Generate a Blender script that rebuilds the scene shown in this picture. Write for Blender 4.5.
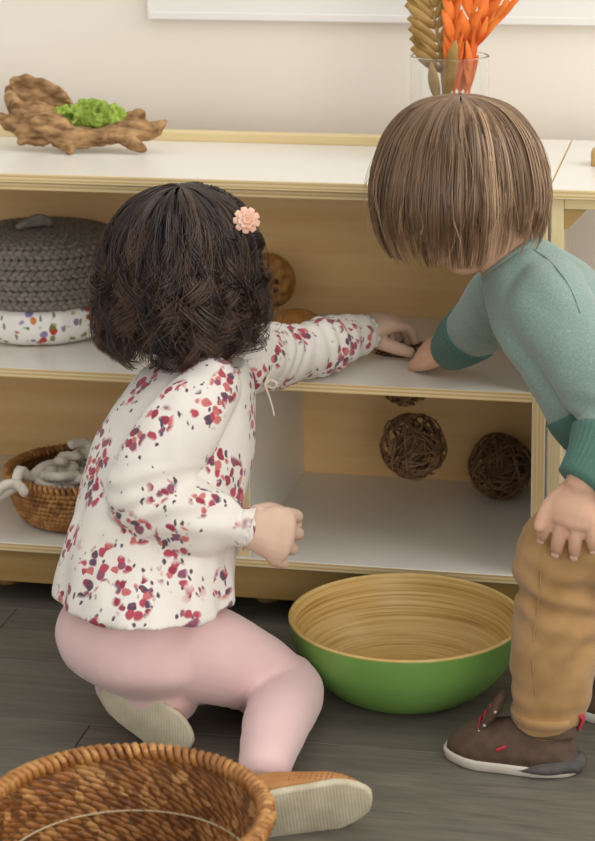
import bpy, bmesh, math, random
import numpy as np
from math import sin, cos, pi, radians, sqrt, atan2
from mathutils import Vector, Matrix, noise

for o in list(bpy.data.objects):
    bpy.data.objects.remove(o, do_unlink=True)
scene = bpy.context.scene
COL = scene.collection
random.seed(7)
rng = np.random.default_rng(7)

# ------------------------------------------------------------------ camera
CAM = np.array([0.4954, -2.8345, 1.1665])
FPX, CCX, CCY = 2155.0, 297.5, 150.0
YAW, PITCH, ROLL = .2008, -.1648, .0063
def _rot():
    cy, sy = cos(YAW), sin(YAW); cp, sp = cos(PITCH), sin(PITCH); cr, sr = cos(ROLL), sin(ROLL)
    Rz = np.array([[cy, -sy, 0], [sy, cy, 0], [0, 0, 1]])
    Rx = np.array([[1, 0, 0], [0, cp, -sp], [0, sp, cp]])
    Ry = np.array([[cr, 0, sr], [0, 1, 0], [-sr, 0, cr]])
    return Rz @ Rx @ Ry
CM = _rot()
def at(px, py, Y):
    """point of the room on the vertical plane y = Y seen at that place of the photograph"""
    d = CM @ np.array([(px - CCX) / FPX, 1, (CCY - py) / FPX])
    return CAM + d * ((Y - CAM[1]) / d[1])
def atz(px, py, Z):
    d = CM @ np.array([(px - CCX) / FPX, 1, (CCY - py) / FPX])
    return CAM + d * ((Z - CAM[2]) / d[2])

cd = bpy.data.cameras.new('camera'); cam = bpy.data.objects.new('camera', cd); COL.objects.link(cam)
cd.sensor_fit = 'HORIZONTAL'; cd.sensor_width = 36; cd.lens = FPX / 595 * 36
cd.shift_y = -(420.5 - CCY) / 595
cd.clip_start = .05; cd.clip_end = 60
cam.matrix_world = Matrix(((CM[0, 0], CM[0, 2], -CM[0, 1], CAM[0]), (CM[1, 0], CM[1, 2], -CM[1, 1], CAM[1]),
                           (CM[2, 0], CM[2, 2], -CM[2, 1], CAM[2]), (0, 0, 0, 1)))
cd.dof.use_dof = True; cd.dof.focus_distance = 2.75; cd.dof.aperture_fstop = 9
scene.camera = cam

# ------------------------------------------------------------------ light
w = bpy.data.worlds.new('world'); scene.world = w; w.use_nodes = True
w.node_tree.nodes['Background'].inputs[0].default_value = (1.0, .985, .965, 1)
w.node_tree.nodes['Background'].inputs[1].default_value = .84
def area(name, loc, target, sx, sy, energy, color):
    l = bpy.data.lights.new(name, 'AREA'); l.shape = 'RECTANGLE'; l.size = sx; l.size_y = sy; l.energy = energy; l.color = color
    o = bpy.data.objects.new(name, l); COL.objects.link(o); o.location = loc
    o.rotation_euler = (Vector(target) - Vector(loc)).to_track_quat('-Z', 'Y').to_euler()
    return o
area('window_light', (2.1, -.45, 2.0), (.1, -.15, .45), 1.5, 1.5, 36, (1.0, .99, .975))
area('skylight', (-.3, -.5, 2.7), (-.1, -.15, .3), 2.2, 1.4, 8, (1.0, .985, .96))
area('front_fill', (2.1, -4.0, 1.2), (0, 0, .3), 2.4, 1.8, 66, (1.0, .97, .93))  # added fill lamp behind the camera, brightens the inside of the shelf
vs = scene.view_settings
vs.view_transform = 'Standard'; vs.look = 'None'; vs.gamma = 1; vs.use_curve_mapping = False; vs.exposure = -0.1

# ------------------------------------------------------------------ materials
def srgb(h):
    if isinstance(h, str):
        h = [int(h[i:i + 2], 16) / 255 for i in (0, 2, 4)]
    return tuple(((c + .055) / 1.055) ** 2.4 if c > .04045 else c / 12.92 for c in h) + (1,)
class NT:
    def __init__(s, name, rough=.6, spec=.3):
        s.m = bpy.data.materials.new(name); s.m.use_nodes = True
        s.t = s.m.node_tree; s.b = s.t.nodes['Principled BSDF']
        s.b.inputs['Roughness'].default_value = rough
        s.b.inputs['Specular IOR Level'].default_value = spec
    def n(s, typ, **kw):
        o = s.t.nodes.new('ShaderNode' + typ)
        for k, v in kw.items():
            if k.startswith('i_'):
                o.inputs[k[2:].replace('_', ' ')].default_value = v
            else: setattr(o, k, v)
        return o
    def l(s, a, b): s.t.links.new(a, b)
    def coord(s, scale=(1, 1, 1), rot=(0, 0, 0), out='Object'):
        c = s.n('TexCoord'); m = s.n('Mapping'); m.inputs['Scale'].default_value = scale; m.inputs['Rotation'].default_value = rot
        s.l(c.outputs[out], m.inputs['Vector']); return m.outputs[0]
    def noise(s, vec, scale, detail=3, rough=.5):
        o = s.n('TexNoise'); o.inputs['Scale'].default_value = scale; o.inputs['Detail'].default_value = detail; o.inputs['Roughness'].default_value = rough
        s.l(vec, o.inputs['Vector']); return o.outputs['Fac']
    def ramp(s, fac, stops, interp='LINEAR'):
        r = s.n('ValToRGB'); r.color_ramp.interpolation = interp
        e = r.color_ramp.elements
        while len(e) < len(stops): e.new(.5)
        for k, (p, c) in enumerate(stops): e[k].position = p; e[k].color = c if len(c) == 4 else tuple(c) + (1,)
        s.l(fac, r.inputs[0]); return r.outputs[0]
    def mix(s, fac, a, b):
        x = s.n('Mix', data_type='RGBA')
        if isinstance(fac, float): x.inputs[0].default_value = fac
        else: s.l(fac, x.inputs[0])
        for k, v in ((6, a), (7, b)):
            if isinstance(v, tuple): x.inputs[k].default_value = v
            else: s.l(v, x.inputs[k])
        return x.outputs[2]
    def math(s, op, a, b=None):
        x = s.n('Math', operation=op)
        for k, v in enumerate((a, b)):
            if v is None: continue
            if isinstance(v, (int, float)): x.inputs[k].default_value = v
            else: s.l(v, x.inputs[k])
        return x.outputs[0]
    def col(s, c):
        if isinstance(c, tuple): s.b.inputs['Base Color'].default_value = c
        else: s.l(c, s.b.inputs['Base Color'])
    def bump(s, h, strength=.3, dist=.002):
        b = s.n('Bump'); b.inputs['Strength'].default_value = strength; b.inputs['Distance'].default_value = dist
        s.l(h, b.inputs['Height']); s.l(b.outputs[0], s.b.inputs['Normal'])
def lerp(a, b, t): return tuple(a[k] * (1 - t) + b[k] * t for k in range(3)) + (1,)

def m_mottle(name, c1, c2, scale, rough=.7, bump=.0, bscale=None, stretch=(1, 1, 1), spec=.3, sheen=0):
    n = NT(name, rough, spec); v = n.coord(stretch)
    n.col(n.ramp(n.noise(v, scale), [(.3, c1), (.7, c2)]))
    if bump: n.bump(n.noise(v, bscale or scale * 3, 4), bump)
    if sheen: n.b.inputs['Sheen Weight'].default_value = sheen
    return n.m

def m_wood(name, c1, c2, axis, rough=.45, grain=60, spec=.3):
    n = NT(name, rough, spec)
    st = [grain, grain, grain]; st['XYZ'.index(axis)] = grain * .06
    v = n.coord(tuple(st)); a = n.noise(v, 1.0, 5, .6)
    v2 = n.coord((3, 3, 3)); b = n.noise(v2, 1.2, 2)
    c = n.ramp(a, [(.32, c1), (.68, c2)])
    n.col(n.mix(n.math('MULTIPLY', b, .35), c, c2))
    n.bump(a, .08, .001); return n.m

def m_ply(name, axis):
    """stacked veneers across the thickness of a board"""
    n = NT(name, .55)
    c = n.n('TexCoord'); s = n.n('SeparateXYZ'); n.l(c.outputs['Object'], s.inputs[0])
    z = s.outputs['XYZ'.index(axis)]
    k = n.math('FRACT', n.math('MULTIPLY', z, 1 / .0052))
    lay = n.ramp(k, [(0, srgb('e8d3a4')), (.46, srgb('ecd9ae')), (.56, srgb('c9a468')), (.92, srgb('cda96d')), (1, srgb('e8d3a4'))])
    g = n.noise(n.coord((14, 14, 90) if axis == 'Z' else (90, 14, 14)), 1.5, 3)
    n.col(n.mix(n.math('MULTIPLY', g, .6 if axis == 'Z' else 1.5), lay, srgb('ddc592')))
    return n.m

MAT = {}
MAT['wall'] = m_mottle('cream_wall_paint', srgb('e2dacd'), srgb('e5ddd1'), 2.0, .85, .04, 180)
MAT['laminate'] = m_mottle('white_laminate', srgb('e6e1d6'), srgb('e9e5db'), 3, .27, spec=.5)
MAT['birch_x'] = m_wood('birch_veneer', srgb('dcb278'), srgb('e8c48e'), 'X', .5, 40)
MAT['birch_top'] = m_wood('birch_lip', srgb('dcc28c'), srgb('e6d2a2'), 'X', .5, 60)
MAT['birch_z'] = m_wood('birch_post', srgb('dcc590'), srgb('e8d5a8'), 'Z', .5, 60)
MAT['base'] = m_wood('base_rail_wood', srgb('a5834c'), srgb('b6955e'), 'X', .5, 55)
MAT['ply_z'] = m_ply('ply_edge_layers', 'Z'); MAT['ply_x'] = m_ply('ply_edge_layers_upright', 'X')
MAT['panel_white'] = m_mottle('white_panel', srgb('dfdcd5'), srgb('e2dfd9'), 2, .5)
MAT['glass'] = NT('clear_glass', .02, .5).m
_b = MAT['glass'].node_tree.nodes['Principled BSDF']; _b.inputs['Transmission Weight'].default_value = 1; _b.inputs['IOR'].default_value = 1.45; _b.inputs['Base Color'].default_value = (.97, .985, .98, 1)

def m_plank():
    n = NT('grey_vinyl_plank', .5, .3)
    oi = n.n('ObjectInfo')
    c = n.n('TexCoord'); mp = n.n('Mapping'); n.l(c.outputs['Object'], mp.inputs['Vector'])
    sc = n.n('VectorMath', operation='SCALE'); n.l(oi.outputs['Location'], sc.inputs[0]); sc.inputs['Scale'].default_value = 3.7
    ad = n.n('VectorMath', operation='ADD'); n.l(mp.outputs[0], ad.inputs[0]); n.l(sc.outputs[0], ad.inputs[1])
    st = n.n('VectorMath', operation='MULTIPLY'); n.l(ad.outputs[0], st.inputs[0]); st.inputs[1].default_value = (5, 40, 40)
    wv = n.n('TexNoise'); wv.inputs['Scale'].default_value = 1.0; wv.inputs['Detail'].default_value = 6; wv.inputs['Roughness'].default_value = .62; wv.inputs['Distortion'].default_value = 1.1
    n.l(st.outputs[0], wv.inputs['Vector'])
    st2 = n.n('VectorMath', operation='MULTIPLY'); n.l(ad.outputs[0], st2.inputs[0]); st2.inputs[1].default_value = (14, 190, 190)
    fine = n.noise(st2.outputs[0], 1.0, 4, .6)
    a = n.ramp(wv.outputs['Fac'], [(.25, srgb('48443c')), (.5, srgb('645f54')), (.75, srgb('807a6c'))])
    b = n.ramp(fine, [(.3, srgb('4d4941')), (.7, srgb('767064'))])
    base = n.mix(.45, a, b)
    tint = n.math('MULTIPLY', oi.outputs['Random'], .25)
    n.col(n.mix(tint, base, srgb('6f6a62'))); n.bump(fine, .15, .001)
    return n.m
MAT['plank'] = m_plank()

# ------------------------------------------------------------------ mesh tools
def V(a): return np.asarray(a, float)
def unit(a): a = V(a); return a / (np.linalg.norm(a) + 1e-12)
class MB:
    """collects vertices and faces of one mesh"""
    def __init__(s): s.v = []; s.f = []; s.mi = []; s.n = 0
    def add(s, v, f, mi=0):
        s.v.append(V(v).reshape(-1, 3)); s.f += [tuple(i + s.n for i in q) for q in f]; s.mi += [mi] * len(f); s.n += len(s.v[-1]); return s
    def join(s, o):
        for_v = np.vstack(o.v); s.v.append(for_v); s.f += [tuple(i + s.n for i in q) for q in o.f]; s.mi += o.mi; s.n += len(for_v); return s
    def mesh(s, name='mesh', smooth=True):
        me = bpy.data.meshes.new(name); me.from_pydata(np.vstack(s.v).tolist(), [], s.f)
        me.polygons.foreach_set('material_index', s.mi)
        if smooth: me.polygons.foreach_set('use_smooth', [True] * len(s.f))
        me.update(); return me
    # -- shapes
    def box(s, lo, hi, mi=0, bev=0.0, edge=None, axis=None):
        x0, y0, z0 = lo; x1, y1, z1 = hi; b = bev
        bm = bmesh.new(); bmesh.ops.create_cube(bm, size=1)
        for v in bm.verts: v.co = Vector(((v.co.x + .5) * (x1 - x0) + x0, (v.co.y + .5) * (y1 - y0) + y0, (v.co.z + .5) * (z1 - z0) + z0))
        if b: bmesh.ops.bevel(bm, geom=bm.edges[:], offset=b, segments=1, affect='EDGES')
        bm.normal_update(); bm.verts.index_update()
        vs_ = [tuple(v.co) for v in bm.verts]; base = s.n
        for fc in bm.faces:
            m = mi
            if edge is not None:
                k = max(range(3), key=lambda q: abs(fc.normal[q]))
                if k != axis: m = edge
            s.f.append(tuple(v.index + base for v in fc.verts)); s.mi.append(m)
        s.v.append(V(vs_)); s.n += len(vs_); bm.free(); return s
    def ball(s, c, r, seg=20, rings=12, axes=None, mi=0):
        r = V([r, r, r]) if np.isscalar(r) else V(r)
        A = np.eye(3) if axes is None else V(axes)      # rows: unit axes
        v = []; f = []
        for i in range(1, rings):
            a = pi * i / rings
            for j in range(seg):
                b = 2 * pi * j / seg
                v.append((sin(a) * cos(b), sin(a) * sin(b), cos(a)))
        v.append((0, 0, 1)); v.append((0, 0, -1)); T = len(v) - 2; B = T + 1
        for i in range(rings - 2):
            for j in range(seg):
                f.append((i * seg + j, (i + 1) * seg + j, (i + 1) * seg + (j + 1) % seg, i * seg + (j + 1) % seg))
        for j in range(seg):
            f.append((T, j, (j + 1) % seg)); k = (rings - 2) * seg; f.append((B, k + (j + 1) % seg, k + j))
        v = (V(v) * r) @ A + V(c)
        return s.add(v, f, mi)
    def loft(s, C, ra, rb=None, ref=(0, 0, 1), seg=20, sub=4, cap=True, mod=None, mi=0, round_cap=True, norm=None):
        C = V(C); n = len(C); ra = V(ra) * np.ones(n); rb = ra if rb is None else V(rb) * np.ones(n)
        P, u = spline(C, sub); A_ = spline(np.c_[ra, rb, rb * 0], sub)[0]
        T = np.gradient(P, axis=0); T /= np.linalg.norm(T, axis=1)[:, None] + 1e-12
        rings = []
        if norm is not None: T = np.tile(unit(norm), (len(P), 1))
        a = unit(V(ref) - T[0] * (V(ref) @ T[0]))
        if np.linalg.norm(np.cross(V(ref), T[0])) < 1e-3: a = unit(np.cross(T[0], (1, .3, .2)))
        th = np.arange(seg) * 2 * pi / seg
        for i in range(len(P)):
            a = unit(a - T[i] * (a @ T[i])); b = np.cross(T[i], a)
            m = np.ones(seg) if mod is None else np.array([mod(t, i / (len(P) - 1)) for t in th])
            rings.append((P[i], a, b, T[i], A_[i, 0], A_[i, 1], m))
        out = []
        def ring(q, k=1.0, off=0.0):
            p, a, b, t, x, y, m = q
            out.append(p + t * off + (np.cos(th) * x * k * m)[:, None] * a + (np.sin(th) * y * k * m)[:, None] * b)
        if cap and round_cap:
            q = rings[0]; r0 = min(q[4], q[5])
            for k in (.3, .6, .85): ring(q, sqrt(1 - (1 - k * .98) ** 2) if 0 else sin(k * pi / 2) , -r0 * cos(k * pi / 2) )
        for q in rings: ring(q)
        if cap and round_cap:
            q = rings[-1]; r0 = min(q[4], q[5])
            for k in (.85, .6, .3): ring(q, sin(k * pi / 2), r0 * cos(k * pi / 2))
        R = len(out); v = np.vstack(out); f = []
        for i in range(R - 1):
            for j in range(seg):
                j2 = (j + 1) % seg; f.append((i * seg + j, i * seg + j2, (i + 1) * seg + j2, (i + 1) * seg + j))
        if cap:
            v = np.vstack([v, out[0].mean(0), out[-1].mean(0)]); a0 = R * seg
            for j in range(seg):
                j2 = (j + 1) % seg; f.append((a0, j2, j)); f.append((a0 + 1, (R - 1) * seg + j, (R - 1) * seg + j2))
        return s.add(v, f, mi)
    def lathe(s, prof, c=(0, 0, 0), seg=64, ex=1.0, ey=1.0, mi=0, mod=None, closed=False):
        """prof: (r, z) list; mi may be a list for each span"""
        v = []; f = []; n = len(prof)
        for i, (r, z) in enumerate(prof):
            for j in range(seg):
                a = 2 * pi * j / seg; k, dz = (1, 0) if mod is None else mod(a, i / (n - 1))
                v.append((c[0] + r * k * ex * cos(a), c[1] + r * k * ey * sin(a), c[2] + z + dz))
        base = s.n; m = []
        for i in range(n if closed else n - 1):
            i2 = (i + 1) % n
            for j in range(seg):
                j2 = (j + 1) % seg; f.append((i * seg + j, i * seg + j2, i2 * seg + j2, i2 * seg + j)); m.append(mi[i] if isinstance(mi, (list, tuple)) else mi)
        s.add(v, f); s.mi[-len(f):] = m
        return s

def spline(C, sub):
    """Catmull-Rom through the points"""
    C = V(C); n = len(C)
    if n < 3 or sub <= 1:
        k = max(sub, 1) * (n - 1) + 1; u = np.linspace(0, n - 1, k)
        return np.stack([np.interp(u, np.arange(n), C[:, d]) for d in range(C.shape[1])], 1), u
    E = np.vstack([2 * C[0] - C[1], C, 2 * C[-1] - C[-2]]); out = []; us = []
    for i in range(n - 1):
        p0, p1, p2, p3 = E[i:i + 4]
        for k in range(sub):
            t = k / sub
            out.append(.5 * (2 * p1 + (p2 - p0) * t + (2 * p0 - 5 * p1 + 4 * p2 - p3) * t * t + (3 * p1 - p0 - 3 * p2 + p3) * t ** 3)); us.append(i + t)
    out.append(C[-1]); us.append(n - 1)
    return V(out), V(us)

def fuse(mb, voxel, smooth=4, fac=.5, disp=None):
    """one continuous surface out of overlapping solids"""
    me = mb.mesh('tmp'); o = bpy.data.objects.new('tmp', me); COL.objects.link(o)
    r = o.modifiers.new('r', 'REMESH'); r.mode = 'VOXEL'; r.voxel_size = voxel; r.use_smooth_shade = True
    if smooth:
        q = o.modifiers.new('s', 'SMOOTH'); q.factor = fac; q.iterations = smooth
    dg = bpy.context.evaluated_depsgraph_get(); dg.update()
    out = bpy.data.meshes.new_from_object(o.evaluated_get(dg))
    bpy.data.objects.remove(o, do_unlink=True); bpy.data.meshes.remove(me)
    if disp:
        n = len(out.vertices); co = np.empty(n * 3); no = np.empty(n * 3)
        out.vertices.foreach_get('co', co); out.vertices.foreach_get('normal', no)
        co = co.reshape(-1, 3); no = no.reshape(-1, 3)
        d = np.array([disp(p, q) for p, q in zip(co, no)]); co += no * d[:, None]
        out.vertices.foreach_set('co', co.ravel()); out.update()
    out.polygons.foreach_set('use_smooth', [True] * len(out.polygons))
    return out
def nz(p, s, o=0.0): return noise.noise(Vector((p[0] * s + o, p[1] * s + o * 1.7, p[2] * s - o)))

def fast_mesh(name, v, quads, attr=None):
    me = bpy.data.meshes.new(name); v = np.ascontiguousarray(v, dtype=np.float32); q = np.ascontiguousarray(quads, dtype=np.int32)
    me.vertices.add(len(v)); me.vertices.foreach_set('co', v.ravel())
    me.loops.add(q.size); me.loops.foreach_set('vertex_index', q.ravel())
    me.polygons.add(len(q)); me.polygons.foreach_set('loop_start', np.arange(0, q.size, 4, dtype=np.int32))
    me.polygons.foreach_set('use_smooth', np.ones(len(q), dtype=bool))
    if attr is not None:
        a = me.attributes.new('rnd', 'FLOAT', 'POINT'); a.data.foreach_set('value', np.ascontiguousarray(attr, dtype=np.float32))
    me.update(calc_edges=True); return me

def strands_mesh(name, P, rad, rnd, sides=3):
    """P: (S, K, 3) strand points; rad: (S, K); rnd: (S,)"""
    S, K, _ = P.shape
    T = np.gradient(P, axis=1); T /= np.linalg.norm(T, axis=2, keepdims=True) + 1e-9
    q = P[:, K // 2] - P.reshape(-1, 3).mean(0); ref = np.cross(q, (0, 0, 1.0)); ref /= np.linalg.norm(ref, axis=1, keepdims=True) + 1e-9
    a = ref[:, None, :] - T * (T * ref[:, None, :]).sum(2, keepdims=True); a /= np.linalg.norm(a, axis=2, keepdims=True) + 1e-9
    b = np.cross(T, a)
    th = np.arange(sides) * 2 * pi / sides
    v = P[:, :, None, :] + rad[:, :, None, None] * (np.cos(th)[None, None, :, None] * a[:, :, None, :] + np.sin(th)[None, None, :, None] * b[:, :, None, :])
    idx = np.arange(S * K * sides).reshape(S, K, sides)
    q = np.stack([idx[:, :-1], np.roll(idx, -1, 2)[:, :-1], np.roll(idx, -1, 2)[:, 1:], idx[:, 1:]], -1).reshape(-1, 4)
    return fast_mesh(name, v.reshape(-1, 3), q, np.repeat(rnd.reshape(-1), sides))

# ------------------------------------------------------------------ objects
def tag(o, label=None, cat=None, group=None, kind=None):
    if label: o['label'] = label
    if cat: o['category'] = cat
    if group: o['group'] = group
    if kind: o['kind'] = kind
    return o
def root(name, loc, label, cat, group=None):
    o = bpy.data.objects.new(name, None); COL.objects.link(o); o.location = Vector([float(x) for x in loc]); o.empty_display_size = .05
    return tag(o, label, cat, group)
WLOC = {}
def wl(o):
    p = V(o.location)
    while o.parent: o = o.parent; p = p + V(o.location)
    return p
def obj(name, me, mats, parent=None, origin=None):
    """link a mesh given in room coordinates, its origin at `origin`"""
    if isinstance(me, MB): me = me.mesh(name)
    me.name = name
    o = bpy.data.objects.new(name, me); COL.objects.link(o)
    for m in (mats if isinstance(mats, (list, tuple)) else [mats]): me.materials.append(MAT[m] if isinstance(m, str) else m)
    pw = wl(parent) if parent is not None else V([0, 0, 0])
    org = pw if origin is None else V(origin)
    me.transform(Matrix.Translation(Vector((-org).tolist())))
    o.parent = parent; o.location = Vector((org - pw).tolist())
    return o
def flat(me):
    me.polygons.foreach_set('use_smooth', [False] * len(me.polygons)); return me
def copy_tree(o, parent=None):
    c = o.copy(); COL.objects.link(c); c.parent = parent
    for ch in list(o.children): copy_tree(ch, c)
    return c

# ================================================================== THE SETTING
floor = obj('floor', flat(MB().box((-2.6, -2.4, -.03), (2.6, 1.0, -.004)).mesh()), m_mottle('floor_joint_dark', srgb('44413c'), srgb('4a4742'), 4))
tag(floor, kind='structure')
PW, PL = .18, 1.22
plank_me = None
for i in range(-13, 6):
    y0 = i * PW; offx = ((i * 0.41) % 1.0) * PL
    for j in range(-3, 3):
        x0 = j * PL + offx
        if x0 < -2.6 or x0 + PL > 2.7: continue
        if plank_me is None:
            plank_me = flat(MB().box((0, 0, -.004), (PL - .0012, PW - .0012, 0), bev=.0007).mesh('plank')); plank_me.materials.append(MAT['plank'])
        p = bpy.data.objects.new('plank', plank_me); COL.objects.link(p); p.parent = floor; p.location = (x0, y0, 0)

WY = .475
wall = obj('wall_back', flat(MB().box((-2.6, WY, -.01), (2.6, WY + .08, 2.6)).mesh()), 'wall'); tag(wall, kind='structure')

# ================================================================== SHELF UNIT
ZT, ZM, ZB, ZBASE = .6425, .36, .10, .034
XD, XR, XL, D, TH = -.154, .241, -.98, .396, .018
unit_ = root('storage_shelf', (-.2, .2, 0), 'low birch plywood shelf with white laminate boards, standing behind the two children', 'shelf')
def board(name, lo, hi, axis, mats, parent=None, bev=.0008):
    m = MB().box(lo, hi, 0, bev, 1, axis).mesh(name); return obj(name, flat(m), mats, parent if parent is not None else unit_)
board('top_board', (XL, -.006, ZT - .013), (XR + TH, D + .015, ZT), 2, ['laminate', 'ply_z'])
board('front_rail', (XL + TH, .002, ZT - .0255), (XR + TH, .03, ZT - .0132), 1, ['ply_z', 'ply_z'])
board('back_lip', (XL, .305, ZT), (XR - .035, .33, ZT + .014), 1, ['birch_top', 'birch_top'])
board('side_panel', (XR, 0, ZBASE), (XR + TH, D, ZT - .0132), 0, ['laminate', 'ply_x'])
board('side_panel', (XL, 0, ZBASE), (XL + TH, D, ZT - .0132), 0, ['laminate', 'ply_x'])
board('divider_panel', (XD - TH, .004, ZB), (XD, D, ZM - .0132), 0, ['laminate', 'ply_x'])
board('back_panel', (XL + TH, D, ZBASE), (XR, D + .012, ZT - .0132), 1, ['birch_x', 'birch_x'])
board('bottom_shelf', (XL + TH, -.003, ZB - .0125), (XR, D, ZB), 2, ['laminate', 'ply_z'])
board('base_rail', (XL + .03, .016, ZBASE), (XR, .036, ZB - .0125), 1, ['base', 'base'])
for fx in (XL + .1, -.55, -.15, XR - .08):
    for fy in (.1, .33):
        obj('foot', MB().lathe([(.0, 0), (.016, 0), (.018, .004), (.018, ZB - .014), (0, ZB - .014)], (fx, fy, 0), 20), 'base', unit_)
# middle shelf with a round hole
HC, HR = (.034, .205), .054
def holed(lo, hi, c, r, mi=0):
    x0, y0, z0 = lo; x1, y1, z1 = hi
    an = sorted([k * 2 * pi / 64 + .013 for k in range(64)] + [atan2(y - c[1], x - c[0]) % (2 * pi) for x in (x0, x1) for y in (y0, y1)])
    inn, outp = [], []
    for a in an:
        dx, dy = cos(a), sin(a); inn.append((c[0] + r * dx, c[1] + r * dy))
        t = min(((x1 if dx > 0 else x0) - c[0]) / dx if abs(dx) > 1e-9 else 9, ((y1 if dy > 0 else y0) - c[1]) / dy if abs(dy) > 1e-9 else 9)
        outp.append((c[0] + t * dx, c[1] + t * dy))
    n = len(an); v = [(x, y, z) for z in (z1, z0) for L in (inn, outp) for x, y in L]; f = []; mis = []
    m = MB()
    it, ot, ib, ob = 0, n, 2 * n, 3 * n
    F = []; 
    for j in range(n):
        k = (j + 1) % n
        F += [((it + j, ot + j, ot + k, it + k), 0), ((ib + k, ob + k, ob + j, ib + j), 0), ((it + k, ib + k, ib + j, it + j), 1), ((ot + j, ob + j, ob + k, ot + k), 1)]
    m.add(v, [q for q, _ in F]); m.mi = [q for _, q in F]; return m
obj('middle_shelf', flat(holed((XL + TH, -.002, ZM - .013), (XR, D, ZM), HC, HR).mesh()), ['laminate', 'ply_z'], unit_)

# ------- neighbouring bench
bench = root('side_bench', (.75, .2, 0), 'birch bench with a white top joined to the right end of the shelf', 'bench')
BX = XR + TH + .0015
board('bench_top', (BX, -.006, ZT - .013), (BX + .95, D + .015, ZT), 2, ['laminate', 'ply_z'], bench)
board('apron', (BX + .02, .004, ZT - .028), (BX + .93, .022, ZT - .0132), 1, ['birch_top', 'birch_top'], bench)
board('leg', (BX + .003, .004, 0), (BX + .0195, .05, ZT - .0132), 1, ['birch_z', 'birch_z'], bench)
board('leg', (BX + .92, .004, 0), (BX + .94, .05, ZT - .0132), 1, ['birch_z', 'birch_z'], bench)
for xx in (BX + .3, BX + .92):
    board('leg', (xx, D - .05, 0), (xx + .0195, D, ZT - .0132), 1, ['birch_z', 'birch_z'], bench)
m = MB(); bx = BX + .02; bz = ZT - .0285
m.add([(bx, .008, bz), (bx + .03, .008, bz), (bx + .005, .008, bz - .027), (bx, .008, bz - .027), (bx, .02, bz), (bx + .03, .02, bz), (bx + .005, .02, bz - .027), (bx, .02, bz - .027)],
      [(0, 3, 2, 1), (4, 5, 6, 7), (0, 1, 5, 4), (1, 2, 6, 5), (2, 3, 7, 6), (3, 0, 4, 7)])
obj('corner_bracket', flat(m.mesh()), 'base', bench)
c = at(593, 170, .2)
blk = obj('wooden_block', flat(MB().box((c[0] - .002, .18, ZT), (c[0] + .05, .215, ZT + .022), bev=.002).mesh()), 'base', origin=(c[0] + .02, .2, ZT))
tag(blk, 'small wooden block on the white bench top by the right edge', 'block')

# ------- white panel on the wall
pa = at(148, 14, WY - .012)
wp = root('wall_board', (pa[0] + .9, WY, pa[2]), 'white framed board hung on the cream wall above the shelf', 'board')
obj('panel', flat(MB().box((pa[0] + .004, WY - .012, pa[2] + .004), (pa[0] + 1.8, WY, pa[2] + .9)).mesh()), 'panel_white', wp)
obj('frame_rail', flat(MB().box((pa[0], WY - .016, pa[2] - .008), (pa[0] + 1.8, WY, pa[2] + .004), bev=.001).mesh()), 'panel_white', wp)
obj('frame_rail', flat(MB().box((pa[0], WY - .016, pa[2] + .004), (pa[0] + .004, WY, pa[2] + .9)).mesh()), 'panel_white', wp)
# ================================================================== THINGS ON AND IN THE SHELF
# ------- twig balls
MAT['twig'] = m_mottle('dark_twig', srgb('5a432e'), srgb('927252'), 45, .75, .3, 200)
def twig_ball(c, r, label, n=95, seed=1):
    rg = np.random.default_rng(seed); m = MB()
    for i in range(n):
        ax = unit(rg.normal(size=3)); a = unit(np.cross(ax, rg.normal(size=3))); b = np.cross(ax, a)
        off = rg.uniform(-.55, .55); rr = r * (rg.uniform(.86, 1.0) if i < n * .75 else rg.uniform(.55, .85)); arc = rg.uniform(1.4, 3.6)
        k = 12; t = np.linspace(0, arc, k); cr = sqrt(1 - off * off)
        wob = 1 + .03 * np.sin(t * rg.uniform(2, 6) + rg.uniform(0, 6))
        P = V(c) + rr * ((np.cos(t) * cr * wob)[:, None] * a + (np.sin(t) * cr * wob)[:, None] * b + off * ax)
        q = rg.uniform(.0011, .0021)
        m.loft(P, np.linspace(q, q * .7, k), seg=5, sub=1, round_cap=False)
    m.ball(c, r * .52, 16, 10)
    o = obj('twig_ball', m, 'twig', origin=(c[0], c[1], c[2] - r)); tag(o, label, 'ball', 'dark twig balls for the hole in the shelf'); return o
twig_ball((.165, .322, ZB + .051), .05, 'round dark twig ball lying in the right back corner of the lower shelf', seed=3)
twig_ball((.048, .205, .212), .05, 'dark twig ball dropping in mid air below the hole in the shelf', seed=5)
twig_ball((HC[0], HC[1], .324), .05, 'dark twig ball stuck in the shelf hole under the hands of both children', seed=9)

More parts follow.
